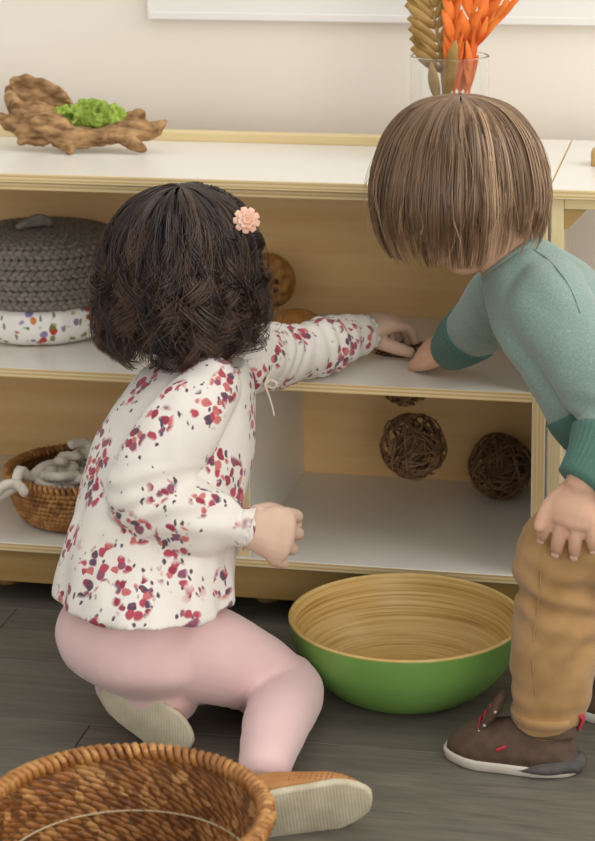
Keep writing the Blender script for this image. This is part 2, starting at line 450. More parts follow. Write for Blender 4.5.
# ------- rattan weaving
def weave(prof, rows, ncol, c, thick=.0028, slant=.5, lenf=1.5, jit=.15, ex=1, ey=1, seed=1, out=.6, seg=5):
    """rows of short slanted strands that wind round the wall whose profile is given as (r, z)"""
    rg = np.random.default_rng(seed); m = MB(); pr = spline([(r, z, 0) for r, z in prof], 6)[0]
    L = np.r_[0, np.cumsum(np.linalg.norm(np.diff(pr, axis=0), axis=1))]; L /= L[-1]
    for k in range(rows):
        s = (k + .5) / rows; r = np.interp(s, L, pr[:, 0]); z = np.interp(s, L, pr[:, 1])
        hh = np.interp(min(1, s + .5 / rows), L, pr[:, 1]) - np.interp(max(0, s - .5 / rows), L, pr[:, 1])
        dr = np.interp(min(1, s + .5 / rows), L, pr[:, 0]) - np.interp(max(0, s - .5 / rows), L, pr[:, 0])
        for j in range(ncol):
            a0 = 2 * pi * (j + (.5 if k % 2 else 0) + rg.uniform(-jit, jit)) / ncol; da = 2 * pi / ncol * lenf * .5
            sl = slant * (1 if (k % 2 == 0 or slant < 0) else 1)
            P = []
            for q in (-1, -.5, 0, .5, 1):
                a = a0 + q * da; bulge = (1 - q * q) * thick * out
                rr = r + dr * q * sl * .5 + bulge; P.append((c[0] + rr * ex * cos(a), c[1] + rr * ey * sin(a), c[2] + z + hh * q * sl * .5))
            t = thick * rg.uniform(.85, 1.1)
            m.loft(P, [t * .45, t * .95, t, t * .95, t * .45], [t * .45, t * .95, t, t * .95, t * .45], ref=(0, 0, 1), seg=seg, sub=1, round_cap=False)
    return m
def rim_wrap(r, z, c, n, thick, ex=1, ey=1, turns=1.0, seed=2):
    rg = np.random.default_rng(seed); m = MB()
    for j in range(n):
        a0 = 2 * pi * j / n; P = []
        for q in np.linspace(0, 1, 7):
            ph = pi * 1.15 * (q - .5) * 2 * .85; a = a0 + (q - .5) * 2 * pi / n * 1.6
            rr = r + sin(ph) * thick * 1.1; P.append((c[0] + rr * ex * cos(a), c[1] + rr * ey * sin(a), c[2] + z + cos(ph) * thick * 1.1))
        t = thick * rg.uniform(.56, .74)
        m.loft(P, [t * .7, t, t, t, t, t, t * .7], seg=5, sub=1, round_cap=False)
    return m
def m_rattan(name, c1, c2, c3, rough=.45):
    n = NT(name, rough, .4); v = n.coord()
    vo = n.n('TexVoronoi'); vo.inputs['Scale'].default_value = 75; n.l(v, vo.inputs['Vector'])
    sp = n.n('SeparateColor'); n.l(vo.outputs['Color'], sp.inputs[0])
    a = n.ramp(sp.outputs[0], [(0, c1), (.55, c2), (1, c3)])
    n.col(n.mix(n.math('MULTIPLY', n.noise(v, 220, 3), .5), a, c1)); n.bump(n.noise(n.coord((1, 1, 5)), 400, 2), .2, .0006)
    return n.m
MAT['rattan'] = m_rattan('honey_rattan', srgb('8a5a2c'), srgb('b47c42'), srgb('cf9c5c'))
MAT['rattan_dark'] = m_rattan('brown_rattan', srgb('6e421c'), srgb('a56c36'), srgb('cc9a5c'))
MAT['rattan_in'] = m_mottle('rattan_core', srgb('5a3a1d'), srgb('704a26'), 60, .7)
MAT['reed'] = m_mottle('pale_reed', srgb('c9b28a'), srgb('d8c6a2'), 60, .5)

# small yarn basket on the lower shelf
bc = V([at(82, 500, .13)[0], .13, ZB + .001]); RT = .108
bk = root('wicker_basket', bc, 'round honey coloured wicker basket of yarn on the lower shelf', 'basket')
prof = [(.082, .004), (.094, .022), (.103, .045), (RT, .068)]
obj('wall', weave(prof, 9, 92, bc, .0045, .25, 1.25, .1, seed=4), 'rattan', bk)
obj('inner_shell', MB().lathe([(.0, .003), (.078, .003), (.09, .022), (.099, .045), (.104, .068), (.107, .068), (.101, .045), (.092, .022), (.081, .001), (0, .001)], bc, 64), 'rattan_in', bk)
obj('rim', rim_wrap(RT, .071, bc, 78, .0052), 'rattan', bk)
# chunky yarn
MAT['yarn'] = m_mottle('cream_chunky_yarn', srgb('e2d6c2'), srgb('f2eadb'), 60, .95, .9, 260, sheen=.4)
rg = np.random.default_rng(11); P = []
N = 260; ang = 0
for i in range(N):
    ang += 1.5 + .35 * sin(i * .31) + rg.uniform(-.3, .3)
    k = i / N; R0 = .07 * sqrt(abs(sin(i * .071 + .4))); lr = .0135
    cx = cos(i * .129) * R0; cy = sin(i * .129 + .5) * R0
    P.append((bc[0] + cx + cos(ang) * lr, bc[1] + cy + sin(ang) * lr, bc[2] + 0.024 + .074 * k * (1 - (cx * cx + cy * cy) / .0085 * .5) + .008 * sin(i * 1.1)))
tail = [at(30, 478, .06), at(20, 470, .035), at(14, 487, .018), at(6, 492, .012), at(-4, 497, .01), at(4, 486, .006), at(16, 484, .01), at(24, 492, .012)]
yr = .0072
tw = lambda t, s: 1 + .13 * sin(3 * t + s * 2200)
ym = MB().loft(P, yr, seg=10, sub=4, mod=tw); ym.loft([V(P[-40]), (V(P[-40]) + tail[0]) / 2 + V([0, 0, .008])] + tail, yr, seg=10, sub=4, mod=lambda t, s: 1 + .13 * sin(3 * t + s * 260))
yo = obj('chunky_yarn', ym, 'yarn', origin=bc + V([0, 0, .004])); tag(yo, 'thick cream yarn heaped in loops inside the wicker basket', 'yarn')

# ------- grey rope lid over a floral cloth
MAT['rope'] = m_mottle('grey_cotton_rope', srgb('716a61'), srgb('948b80'), 120, .9, .8, 420)
def m_floral(name, base1, base2, s_cluster, s_blob, cols, rc, rb, keep, leafc):
    n = NT(name, .8, .2); v = n.coord()
    base = n.ramp(n.noise(v, 9, 2), [(.35, base1), (.65, base2)])
    dis = n.n('TexNoise'); dis.inputs['Scale'].default_value = s_blob * .7; dis.inputs['Detail'].default_value = 2; n.l(v, dis.inputs['Vector'])
    dv = n.n('VectorMath', operation='SCALE'); n.l(dis.outputs['Color'], dv.inputs[0]); dv.inputs['Scale'].default_value = .85 / s_blob
    vv = n.n('VectorMath', operation='ADD'); n.l(v, vv.inputs[0]); n.l(dv.outputs[0], vv.inputs[1]); vd = vv.outputs[0]
    def voro(vec, sc):
        o = n.n('TexVoronoi'); o.inputs['Scale'].default_value = sc; n.l(vec, o.inputs['Vector']); s = n.n('SeparateColor'); n.l(o.outputs['Color'], s.inputs[0]); return o.outputs['Distance'], s.outputs
    d1, c1 = voro(vd, s_cluster); d2, c2 = voro(vd, s_blob); d3, c3 = voro(v, s_blob * 1.9)
    def soft(d, r, w_=.1):
        q = n.math('MULTIPLY', n.math('SUBTRACT', r, d), 1 / w_); x = n.n('Clamp'); n.l(q, x.inputs[0]); return x.outputs[0]
    clus = soft(d1, rc, .08); blob = soft(d2, rb, .14); kp = n.math('LESS_THAN', c2[0], keep)
    flower = n.math('MULTIPLY', n.math('MULTIPLY', clus, blob), kp)
    fc = n.ramp(c2[1], cols, 'CONSTANT')
    fc = n.mix(n.math('MULTIPLY', n.math('LESS_THAN', d3, .3), .5), fc, cols[0][1])
    # leaves: small slender marks round the flowers
    mp = n.n('Mapping'); mp.inputs['Scale'].default_value = (1, 1, .42); mp.inputs['Rotation'].default_value = (.5, .4, .3); n.l(vd, mp.inputs['Vector'])
    d4, c4 = voro(mp.outputs[0], s_blob * 1.5); clus2 = n.math('LESS_THAN', d1, rc * 1.28)
    st = n.math('MULTIPLY', n.math('MULTIPLY', soft(d4, .34, .12), clus2), n.math('LESS_THAN', c4[0], .42))
    out = n.mix(st, base, leafc); out = n.mix(flower, out, fc)
    n.col(out); n.bump(n.noise(v, 900, 2), .12, .0005); n.b.inputs['Sheen Weight'].default_value = .2
    return n.m
MAT['cloth'] = m_floral('white_floral_cotton', srgb('efeae2'), srgb('f4f0ea'), 34, 78, [(0, srgb('b8402e')), (.35, srgb('7c8a4a')), (.6, srgb('d98a4a')), (.75, srgb('8f86b0')), (.88, srgb('6f7d3c'))], .6, .52, .8, srgb('8a8f62'))
LC = V([at(42, 300, .215)[0], .215, ZM])
ZL0 = at(42, 313, .10)[2]
def puff(a, s):
    return 1 + (.03 * (abs(sin(5.5 * a + 1)) - .6) + .012 * sin(23 * a)) * (1 - abs(2 * s - 1)), 0
cl = obj('floral_cloth', MB().lathe([(0, .001), (.06, .001), (.1, .003), (.115, .014), (.119, .03), (.116, .048), (.108, .06), (.06, .062), (0, .062)], LC, 120, mod=puff), 'cloth', origin=LC)
tag(cl, 'white cotton bundle printed with small flowers under the grey rope lid', 'cloth')
lid = root('rope_lid', (LC[0], LC[1], ZM + .06), 'dark grey coiled rope lid with a knotted loop, on floral cloth', 'lid')
prof = [(.118, ZL0 - ZM + .003), (.124, ZL0 - ZM + .027), (.124, ZL0 - ZM + .056), (.12, ZL0 - ZM + .08), (.107, ZL0 - ZM + .094), (.06, ZL0 - ZM + .1), (.008, ZL0 - ZM + .101)]
m = MB(); pr = spline([(r, z, 0) for r, z in prof], 8)[0]; L = np.r_[0, np.cumsum(np.linalg.norm(np.diff(pr, axis=0), axis=1))]
rope_r = .0076; nrow = int(L[-1] / (2 * rope_r)); rg = np.random.default_rng(3)
for k in range(nrow):
    s = (k + .5) / nrow * L[-1]; r = np.interp(s, L, pr[:, 0]); z = np.interp(s, L, pr[:, 1])
    dr = np.interp(s + .002, L, pr[:, 0]) - np.interp(s - .002, L, pr[:, 0]); dz = np.interp(s + .002, L, pr[:, 1]) - np.interp(s - .002, L, pr[:, 1])
    up = unit((dr, dz)); nb = max(6, int(2 * pi * r / .0115))
    for j in range(nb):
        for half in (-1, 1):
            a = 2 * pi * (j + .5 * (half > 0)) / nb; da = .0095 / max(r, .006)
            P = []
            for q in (-1, 0, 1):
                off = half * .0032 + half * q * .0024; aa = a + q * da * .62
                rr = r + up[0] * off; P.append((LC[0] + rr * cos(aa), LC[1] + rr * sin(aa), LC[2] + z + up[1] * off))
            m.loft(P, [.0032, .0052, .0032], seg=6, sub=2, round_cap=False)
obj('coil', m, 'rope', lid)
core = [(r - .003 if r > .01 else 0, z - .003) for r, z in pr[::4, :2]]
obj('lining', MB().lathe([(.0, core[0][1] + .002)] + core, LC, 48), 'rope', lid)
kp = at(45, 237, LC[1])
P = [V([LC[0] + x, LC[1] + y - .02, LC[2] + ZL0 - ZM + .11 + z]) for x, y, z in ((-.022, -.012, .0), (-.012, -.006, .006), (0, .002, .011), (.012, .008, .009), (.018, .012, .002), (.008, .006, .004), (-.006, -.002, .003), (-.02, -.008, .002))]
obj('loop', MB().loft(P, .0058, seg=10, sub=4, mod=lambda t, s: 1 + .16 * sin(2 * t + s * 90)), 'rope', lid)

# ------- round carved wood and straw shell behind the girl
MAT['carved'] = m_mottle('carved_brown_wood', srgb('84592c'), srgb('b98a4a'), 55, .6, .8, 120)
MAT['dark_knot'] = m_mottle('dark_knot', srgb('3c2614'), srgb('50341c'), 60, .8)
MAT['straw'] = m_mottle('orange_straw', srgb('b97c3a'), srgb('d09a55'), 40, .7, .3, 120)
dc = at(268, 281, .352); dc[2] = max(dc[2], ZM + .045)
carv = root('wooden_fruit_carving', (dc[0], dc[1], ZM), 'round brown carved wood piece with knots, behind the girl with dark curls', 'carving')
m = MB(); m.ball(dc, (.044, .03, .044), 28, 18)
for k in range(26):
    a = k * 2.4; q = unit((cos(a), -.7, sin(a))); rr = .2 + .8 * (k / 26) ** .5
    m.ball(dc + V([.038 * rr * cos(a), -.026 * sqrt(max(0, 1 - rr * rr * .75)), .038 * rr * sin(a)]), .0085, 8, 6)
obj('body', fuse(m, .0022, 2), 'carved', carv)
for x, z in ((.019, .006), (.018, -.008), (-.004, .018), (.005, -.024)):
    obj('knot', MB().ball(dc + V([x, -.0285, z]), (.0045, .004, .0045), 10, 8), 'dark_knot', carv)
fc = at(297, 316, .3); fc[2] = ZM
m = MB()
def ribs(a, s): return 1 + .035 * sin(26 * a) * min(1, 2 * (1 - s)), 0
m.lathe([(0, .001), (.034, .001), (.036, .006), (.033, .016), (.024, .024), (.01, .028), (0, .0285)], fc, 104, ex=1.0, ey=.8, mod=ribs)
so = obj('straw_shell', m, 'straw', origin=fc); tag(so, 'low ribbed straw dome on the middle shelf behind the floral sleeve', 'ornament')

# ------- driftwood with moss
MAT['drift'] = m_mottle('brown_driftwood', srgb('5f4024'), srgb('bb9466'), 34, .8, 1.0, 70, (1, 2.5, 2.5))
MAT['moss'] = m_mottle('green_moss', srgb('7d9633'), srgb('b0c65c'), 160, .95, 1.0, 600)
dw = root('driftwood', (at(80, 140, .2)[0], .2, ZT), 'twisted brown driftwood trough on the shelf top at the left', 'driftwood')
m = MB()
def tp(*pts): return [at(x, y, Y) for x, y, Y in pts]
m.loft(tp((-14, 112, .2), (8, 126, .19), (22, 134, .18), (34, 140, .18), (44, 138, .18)), [.004, .01, .014, .016, .015], [.003, .008, .011, .012, .012], seg=14)
m.loft(tp((9, 92, .22), (14, 108, .2), (26, 120, .19), (44, 128, .18), (64, 132, .18)), [.008, .014, .018, .02, .016], [.008, .012, .014, .016, .014], seg=14)
m.loft(tp((12, 86, .23), (30, 86, .235), (48, 91, .24), (62, 99, .24), (72, 108, .24)), [.006, .009, .009, .008, .006], seg=12)
m.loft(tp((14, 100, .23), (32, 104, .235), (52, 110, .24), (70, 122, .235)), [.012, .017, .017, .012], [.006, .007, .007, .006], seg=14)
m.loft(tp((18, 112, .2), (38, 117, .19), (58, 124, .185)), [.012, .018, .014], [.012, .015, .012], seg=14)
m.loft(tp((28, 128, .18), (24, 140, .175), (22, 146, .172)), [.012, .01, .006], seg=12)
m.loft(tp((40, 126, .18), (72, 140, .18), (100, 140, .185), (128, 134, .19), (150, 134, .19), (166, 125, .2)), [.016, .015, .013, .017, .014, .004], [.02, .022, .022, .02, .014, .004], seg=14)
m.loft(tp((46, 134, .19), (80, 131, .215), (130, 130, .215)), [.014, .014, .01], [.02, .018, .014], seg=12)
m.loft(tp((56, 142, .17), (66, 150, .16), (70, 155, .158)), [.012, .009, .006], seg=12)
m.loft(tp((66, 148, .165), (50, 142, .17)), [.008, .006], seg=10)
m.loft(tp((124, 140, .18), (138, 150, .175), (143, 153, .175)), [.013, .009, .006], seg=12)
m.loft(tp((120, 126, .2), (133, 122, .2), (140, 118, .2), (146, 124, .2)), [.012, .01, .006, .004], seg=12)
def grain(p, n):
    return .004 * noise.noise(Vector((p[0] * 20, p[1] * 75, p[2] * 75))) + .003 * nz(p, 42) + .0022 * nz(p, 120)
dm = fuse(m, .0026, 2, disp=grain)
zmin = min(v.co.z for v in dm.vertices); dm.transform(Matrix.Translation((0, 0, ZT - zmin + .0003)))
obj('trunk', dm, 'drift', dw)
rg = np.random.default_rng(5); m = MB()
for i in range(230):
    px = rg.uniform(56, 124); h = 1 - abs(px - 92) / 40
    py = rg.uniform(101 + 12 * (1 - h), 126); Y = rg.uniform(.185, .225)
    p = at(px, py, Y) ; m.ball(p, rg.uniform(.004, .0085), 8, 6)
mo = obj('moss', fuse(m, .0022, 1, disp=lambda p, n: .003 * nz(p, 230) + .0018 * nz(p, 480)), 'moss', origin=at(90, 122, .205)); tag(mo, 'bright green moss clumps packed in the driftwood trough', 'moss')

# ------- glass vase with dried leaves
va = at(450, 55, .215); vr = .0565; vx, vy = va[0], .215; vh = va[2] - ZT
vase = obj('glass_vase', MB().lathe([(0, .0005), (vr - .006, .0005), (vr - .004, .0005), (vr - .001, .001), (vr, .003), (vr, .004), (vr, vh * .5), (vr, vh - .002), (vr, vh - .001), (vr - .0004, vh - .0002), (vr - .0017, vh), (vr - .0028, vh - .0002), (vr - .0034, vh - .001), (vr - .0034, vh - .002), (vr - .0034, vh * .5), (vr - .0034, .008), (vr - .0034, .007), (vr - .0042, .006), (vr - .006, .006), (0, .006)], (vx, vy, ZT), 72), 'glass', origin=(vx, vy, ZT))
tag(vase, 'clear glass cylinder vase of dried leaves on the shelf top behind the boy', 'vase')
MAT['tan_leaf'] = m_mottle('tan_dried_leaf', srgb('8f6c34'), srgb('b8945a'), 30, .6, .3, 150)
MAT['orange_leaf'] = m_mottle('orange_dyed_leaf', srgb('d9581d'), srgb('f08a3a'), 28, .6, .3, 160)
def leaf(m, base, tip, width, nrm, curve=.15, thick=.0012, fold=.18, n=9, tipw=.1):
    """a pointed blade with a keel, and thickness"""
    base, tip = V(base), V(tip); d = tip - base; L_ = np.linalg.norm(d); t = d / L_; nr = unit(V(nrm) - t * (V(nrm) @ t)); s = np.cross(t, nr)
    v = []; f = []
    for i in range(n):
        u = i / (n - 1); wd = width * max(tipw * (u > .5), (sin(pi * min(1, u * .92 + .06)) ** .7)); c_ = base + d * u + nr * L_ * curve * sin(pi * u) * .5
        for side in (1, -1):
            v += [c_ - s * wd * .5 + nr * (fold * wd + side * thick / 2), c_ + nr * side * thick / 2, c_ + s * wd * .5 + nr * (fold * wd + side * thick / 2)]
    for i in range(n - 1):
        a, b = i * 6, i * 6 + 6
        for k in (0, 1): f.append((a + k, a + k + 1, b + k + 1, b + k)); f.append((a + 3 + k + 1, a + 3 + k, b + 3 + k, b + 3 + k + 1))
        f.append((a, b, b + 3, a + 3)); f.append((a + 2, a + 5, b + 5, b + 2))
    f.append((0, 3, 4, 1)); f.append((1, 4, 5, 2)); e = (n - 1) * 6; f.append((e, e + 1, e + 4, e + 3)); f.append((e + 1, e + 2, e + 5, e + 4))
    return m.add(v, f)
# tan frond: stalk and paired leaflets
fr = root('dried_frond', (vx - .005, vy, ZT + .011), 'tan dried palm frond with herringbone leaflets in the glass vase', 'frond')
stalk = [V([vx + .0, vy - .004, ZT + .012]), at(442, 70, vy - .004), at(437, 30, vy - .006), at(427, -10, vy - .004), at(418, -48, vy)]
obj('stalk', MB().loft(stalk, [.003, .003, .0028, .0024, .0015], seg=8), 'tan_leaf', fr)
sp_, _ = spline(stalk[1:], 12)
for i in range(11):
    b0 = sp_[int(i * (len(sp_) - 1) / 11)]
    for sd in (-1, 1):
        tip = b0 + (CM[:, 0] * sd * (.042 if sd < 0 else .032)) + V([0, 0, .034 if sd < 0 else .042]) + V([0, -.008 + .004 * (i % 2), 0])
        m = MB(); leaf(m, b0 - V([0, 0, .002]), tip, .0155, (0.3 * sd, -1, .15), .1, fold=.25, tipw=.55); obj('leaflet', m, 'tan_leaf', fr)
for k, (b0, t0, wd) in enumerate((((446, 98), (456, 40), .02), ((438, 100), (431, 62), .016))):
    m = MB(); leaf(m, at(*b0, vy - .012), at(*t0, vy - .02), wd, (0, -1, .1), .1); obj('leaflet', m, 'tan_leaf', fr)
# orange plumes
for k, (bx_, tx, ty, wd, dy, lab) in enumerate(((460, 474, -40, .03, .0, 'tallest orange dyed leaf blade in the middle of the glass vase'), (466, 497, -22, .03, .012, 'orange dyed leaf blade leaning right in the glass vase'), (456, 452, -18, .026, -.014, 'orange dyed leaf blade beside the tan frond in the vase'), (470, 505, 8, .018, -.012, 'shortest orange dyed leaf blade at the right of the glass vase'))):
    rt = root('orange_leaf', (vx + .01 * k - .012, vy + dy, ZT + .011), lab, 'leaf', 'orange leaves in the glass vase')
    st = [V([vx + .006 * (k - 1), vy + dy * .4, ZT + .011]), at(bx_ - 2, 100, vy + dy), at(min((bx_ + tx) / 2, 475), 50, vy + dy * .6), at(tx, ty, vy + dy)]
    obj('stem', MB().loft(st, [.0022, .0022, .002, .001], seg=6), 'orange_leaf', rt)
    q, _ = spline(st[1:], 10)
    for i in range(2, len(q) - 3, 3):
        for sd in (-1, 1):
            tg = unit(q[i + 2] - q[i]); tip = q[i] + tg * .05 + CM[:, 0] * sd * wd * .55 + V([0, -.006 * ((i // 3) % 2), 0])
            if q[i][2] < ZT + vh + .004 and max(np.hypot(*(tip[:2] - V([vx, vy]))), np.hypot(*(q[i][:2] - V([vx, vy])))) > vr - .013: continue
            m = MB(); leaf(m, q[i], tip, wd * .55, (-.4 * sd, -1, 0), .1, fold=.2); obj('barb', m, 'orange_leaf', rt)

# ================================================================== THINGS ON THE FLOOR
# ------- bamboo bowl
def m_bamboo():
    n = NT('coiled_bamboo', .38, .4); c = n.n('TexCoord'); s = n.n('SeparateXYZ'); n.l(c.outputs['Object'], s.inputs[0])
    r = n.math('SQRT', n.math('ADD', n.math('POWER', s.outputs[0], 2), n.math('POWER', s.outputs[1], 2)))
    arc = n.math('ADD', n.math('MULTIPLY', r, 1.0), n.math('MULTIPLY', s.outputs[2], .9))
    ang = n.math('ARCTAN2', s.outputs[1], s.outputs[0])
    k = n.n('CombineXYZ'); n.l(n.math('MULTIPLY', arc, 420), k.inputs[0]); n.l(n.math('MULTIPLY', n.math('COSINE', ang), 1.2), k.inputs[1]); n.l(n.math('MULTIPLY', n.math('SINE', ang), 1.2), k.inputs[2])
    a = n.noise(k.outputs[0], .55, 3, .6)
    n.col(n.ramp(a, [(.28, srgb('9c7638')), (.42, srgb('c29d58')), (.6, srgb('d3b273')), (.8, srgb('dfc48c'))])); n.bump(a, .25, .0015); return n.m
MAT['bamboo'] = m_bamboo()
MAT['green'] = m_mottle('green_lacquer', srgb('6a9444'), srgb('739d4e'), 10, .38, spec=.45)
MAT['bamboo_rim'] = m_mottle('bamboo_rim', srgb('cda862'), srgb('dcbf80'), 50, .4)
BR, BH = .154, .102
bcn = atz(403.5, 613.5, BH); bcn[2] = 0; bcn[1] -= .002; bcn[0] += .003
bowl = root('bamboo_bowl', bcn, 'wide coiled bamboo bowl, green lacquer outside, on the floor before the shelf', 'bowl')
outp = [(0, .0005), (.068, .0005), (.094, .005), (.122, .027), (.142, .055), (.151, .083), (BR, BH - .002)]
inp = [(0, .009), (.066, .009), (.09, .013), (.116, .031), (.136, .059), (.145, .085), (BR - .0055, BH - .002)]
po = [tuple(q[:2]) for q in spline([(a, b, 0) for a, b in outp], 5)[0]]; pi_ = [tuple(q[:2]) for q in spline([(a, b, 0) for a, b in inp], 5)[0]]
obj('shell', MB().lathe(po, bcn, 96), 'green', bowl)
obj('lining', MB().lathe(pi_[::-1], bcn, 96), 'bamboo', bowl)
obj('rim', MB().lathe([(BR, BH - .003), (BR - .0008, BH - .0008), (BR - .003, BH), (BR - .005, BH - .0008), (BR - .0057, BH - .003)], bcn, 96), 'bamboo_rim', bowl)

# ------- large basket in front
FH = .125; fb = atz(124, 817, FH); FR = .146; fb[2] = 0
fbk = root('large_wicker_basket', fb, 'large empty brown wicker basket on the floor in front of the girl', 'basket')
prof = [(.118, .004), (.128, .03), (.136, .06), (.142, .092), (FR, FH)]
obj('wall', weave(prof, 13, 60, fb, .0052, 1.5, 1.7, .16, seed=8, out=.0), 'rattan_dark', fbk)
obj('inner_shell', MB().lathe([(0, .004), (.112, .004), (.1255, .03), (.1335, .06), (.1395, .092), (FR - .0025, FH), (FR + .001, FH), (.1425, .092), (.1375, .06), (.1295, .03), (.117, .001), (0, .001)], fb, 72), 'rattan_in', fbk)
obj('base_weave', weave([(.112, .0075), (.01, .0075)], 10, 34, fb, .0046, .0, 1.5, .1, seed=5, out=0), 'rattan_dark', fbk)
obj('rim', rim_wrap(FR + .001, FH + .003, fb, 96, .0064), 'rattan', fbk)
rr_ = .133; obj('reed_ring', MB().loft([(fb[0] + rr_ * cos(a), fb[1] + rr_ * sin(a), .066) for a in np.linspace(0, 2 * pi, 61)], .0011, seg=6, sub=2), 'reed', fbk)
# ================================================================== THE TWO CHILDREN
def m_skin(name, c1, c2):
    n = NT(name, .5, .35); v = n.coord()
    n.col(n.ramp(n.noise(v, 22, 3), [(.3, c1), (.7, c2)])); n.bump(n.noise(v, 500, 2), .05, .0004)
    n.b.inputs['Subsurface Weight'].default_value = .18; n.b.inputs['Subsurface Radius'].default_value = (.012, .005, .003); n.b.inputs['Subsurface Scale'].default_value = .5
    return n.m
MAT['skin_f'] = m_skin('fair_skin', srgb('cdac94'), srgb('d8baa3'))
MAT['skin_t'] = m_skin('warm_skin', srgb('c89c80'), srgb('d3aa8f'))
MAT['eye'] = m_mottle('eye_white', srgb('ece8e2'), srgb('efebe6'), 5, .15, spec=.5)
MAT['iris'] = m_mottle('dark_iris', srgb('2e1d14'), srgb('3a2519'), 60, .1, spec=.5)
MAT['lips'] = m_mottle('lips', srgb('b9756a'), srgb('c28074'), 60, .45)
MAT['nail'] = m_mottle('finger_nail', srgb('d6ac97'), srgb('dcb6a3'), 60, .35)
def m_hair(name, c1, c2, c3, rough=.42):
    n = NT(name, rough, .55); a = n.n('Attribute'); a.attribute_name = 'rnd'
    c = n.ramp(a.outputs['Fac'], [(0, c1), (.5, c2), (1, c3)]); n.col(c)
    n.b.inputs['Anisotropic'].default_value = .5
    return n.m
MAT['hair_dark'] = m_hair('dark_brown_curls', srgb('1d1514'), srgb('32241f'), srgb('6a5040'), .34)
MAT['hair_light'] = m_hair('light_brown_hair', srgb('5e4631'), srgb('8a6b4e'), srgb('cdab88'), .3)
MAT['cap_dark'] = m_mottle('dark_hair_base', srgb('1c1413'), srgb('2a1e1a'), 60, .7)
MAT['cap_light'] = m_mottle('light_hair_base', srgb('5a412c'), srgb('6e5138'), 60, .7)

def frame(F, U=(0, 0, 1)):
    F = unit(F); U = unit(V(U) - F * (V(U) @ F)); return F, np.cross(U, F), U     # forward, left, up
def head_parts(m, c, F, U, s=1.0):
    F, L, U = frame(F, U); c = V(c); A = np.array([F, L, U])
    P = lambda f, l, u: c + (F * f + L * l + U * u) * s
    m.ball(P(-.006, 0, .022), V([.078, .068, .072]) * s, 28, 18, A)
    m.ball(P(.018, 0, -.022), V([.056, .056, .06]) * s, 24, 16, A)
    m.ball(P(.036, 0, -.062), V([.026, .032, .022]) * s, 18, 12, A)          # chin
    for l in (-1, 1):
        m.ball(P(.04, l * .03, -.035), V([.026, .024, .024]) * s, 16, 10, A)      # cheek
        m.ball(P(-.004, l * .07, -.012), V([.016, .006, .024]) * s, 14, 10, A)    # ear
        m.ball(P(.058, l * .026, .012), V([.014, .018, .008]) * s, 14, 8, A)      # brow
    m.ball(P(.078, 0, -.022), V([.009, .008, .007]) * s, 12, 8, A)               # nose tip
    m.loft([P(.066, 0, .006), P(.073, 0, -.01), P(.077, 0, -.021)], [.006 * s, .006 * s, .007 * s], seg=10)
    return P, A
def face_details(par, P, A, s=1.0):
    for l in (-1, 1):
        e = obj('eye', MB().ball(P(.062, l * .027, -.003), .0105 * s, 16, 10), 'eye', par)
        obj('iris', MB().ball(P(.0685, l * .027, -.005), V([.0045, .0052, .0052]) * s, 14, 8, A), 'iris', e)
    obj('lips', MB().ball(P(.067, 0, -.044), V([.006, .015, .005]) * s, 14, 8, A), 'lips', par)

def hand_parts(m, wrist, d, n, thumb, curl, s=1.0, spread=.10, thumb_dir=None, tcurl=.5, curl_each=None, fat=1.0, tl=1.0):
    """palm, four fingers and a thumb. d: along the hand, n: back of the hand, thumb: +1/-1 side along d x n"""
    d = unit(d); n = unit(V(n) - d * (V(n) @ d)); sdir = np.cross(d, n) * thumb        # towards the thumb
    w_ = V(wrist); P = lambda a, b, c_: w_ + (d * a + sdir * b + n * c_) * s
    A = np.array([d, sdir, n])
    m.loft([P(-.012, 0, 0), P(.012, 0, .001), P(.03, .001, .002), P(.043, .001, .001)], V([.0125, .0135, .0135, .0115]) * s, V([.017, .021, .0275, .027]) * s, ref=n, seg=18)
    m.ball(P(.018, .014, -.004), V([.018, .011, .011]) * s, 14, 10, A)              # ball of the thumb
    tips = []
    lens = (.045, .05, .047, .038); rad = (.0066, .0069, .0066, .0059)
    for k in range(4):
        b = (1.5 - k) * .0152; c0 = curl if curl_each is None else curl_each[k]
        base = P(.043 - .003 * abs(k - 1.2), b, 0); sp = (1.5 - k) * spread
        f0 = unit(d + sdir * sp); ax = np.cross(f0, n)
        pts = [P(.03, b * .85, 0), base]; dirn = f0; nn = n; tot = 0; p = base
        for q, (fr, cc) in enumerate(((.44, .75), (.32, 1.1), (.24, .8))):
            tot += cc * c0; dv = f0 * cos(tot) - n * sin(tot); p = p + dv * lens[k] * fr * s; pts.append(p)
        r = rad[k] * s * fat
        m.loft(pts, [r * 1.0, r * 1.08, r, r * .95, r * .8], ref=np.cross(d, n), seg=12, sub=4)
        tips.append((p, dv, f0 * sin(tot) + n * cos(tot), r))
    td = unit(thumb_dir if thumb_dir is not None else d * .75 + sdir * .65 - n * .15)
    t0 = P(.012, .016, -.003); t1 = t0 + td * .021 * s * tl; t2 = t1 + unit(td + d * tcurl - sdir * tcurl * 0.5) * .018 * s * tl; t3 = t2 + unit(td + d * tcurl * 1.6 - sdir * tcurl * 1.1) * .014 * s * tl
    m.loft([t0, t1, t2, t3], V([.010, .0092, .0082, .0066]) * s, seg=12, sub=4)
    return tips

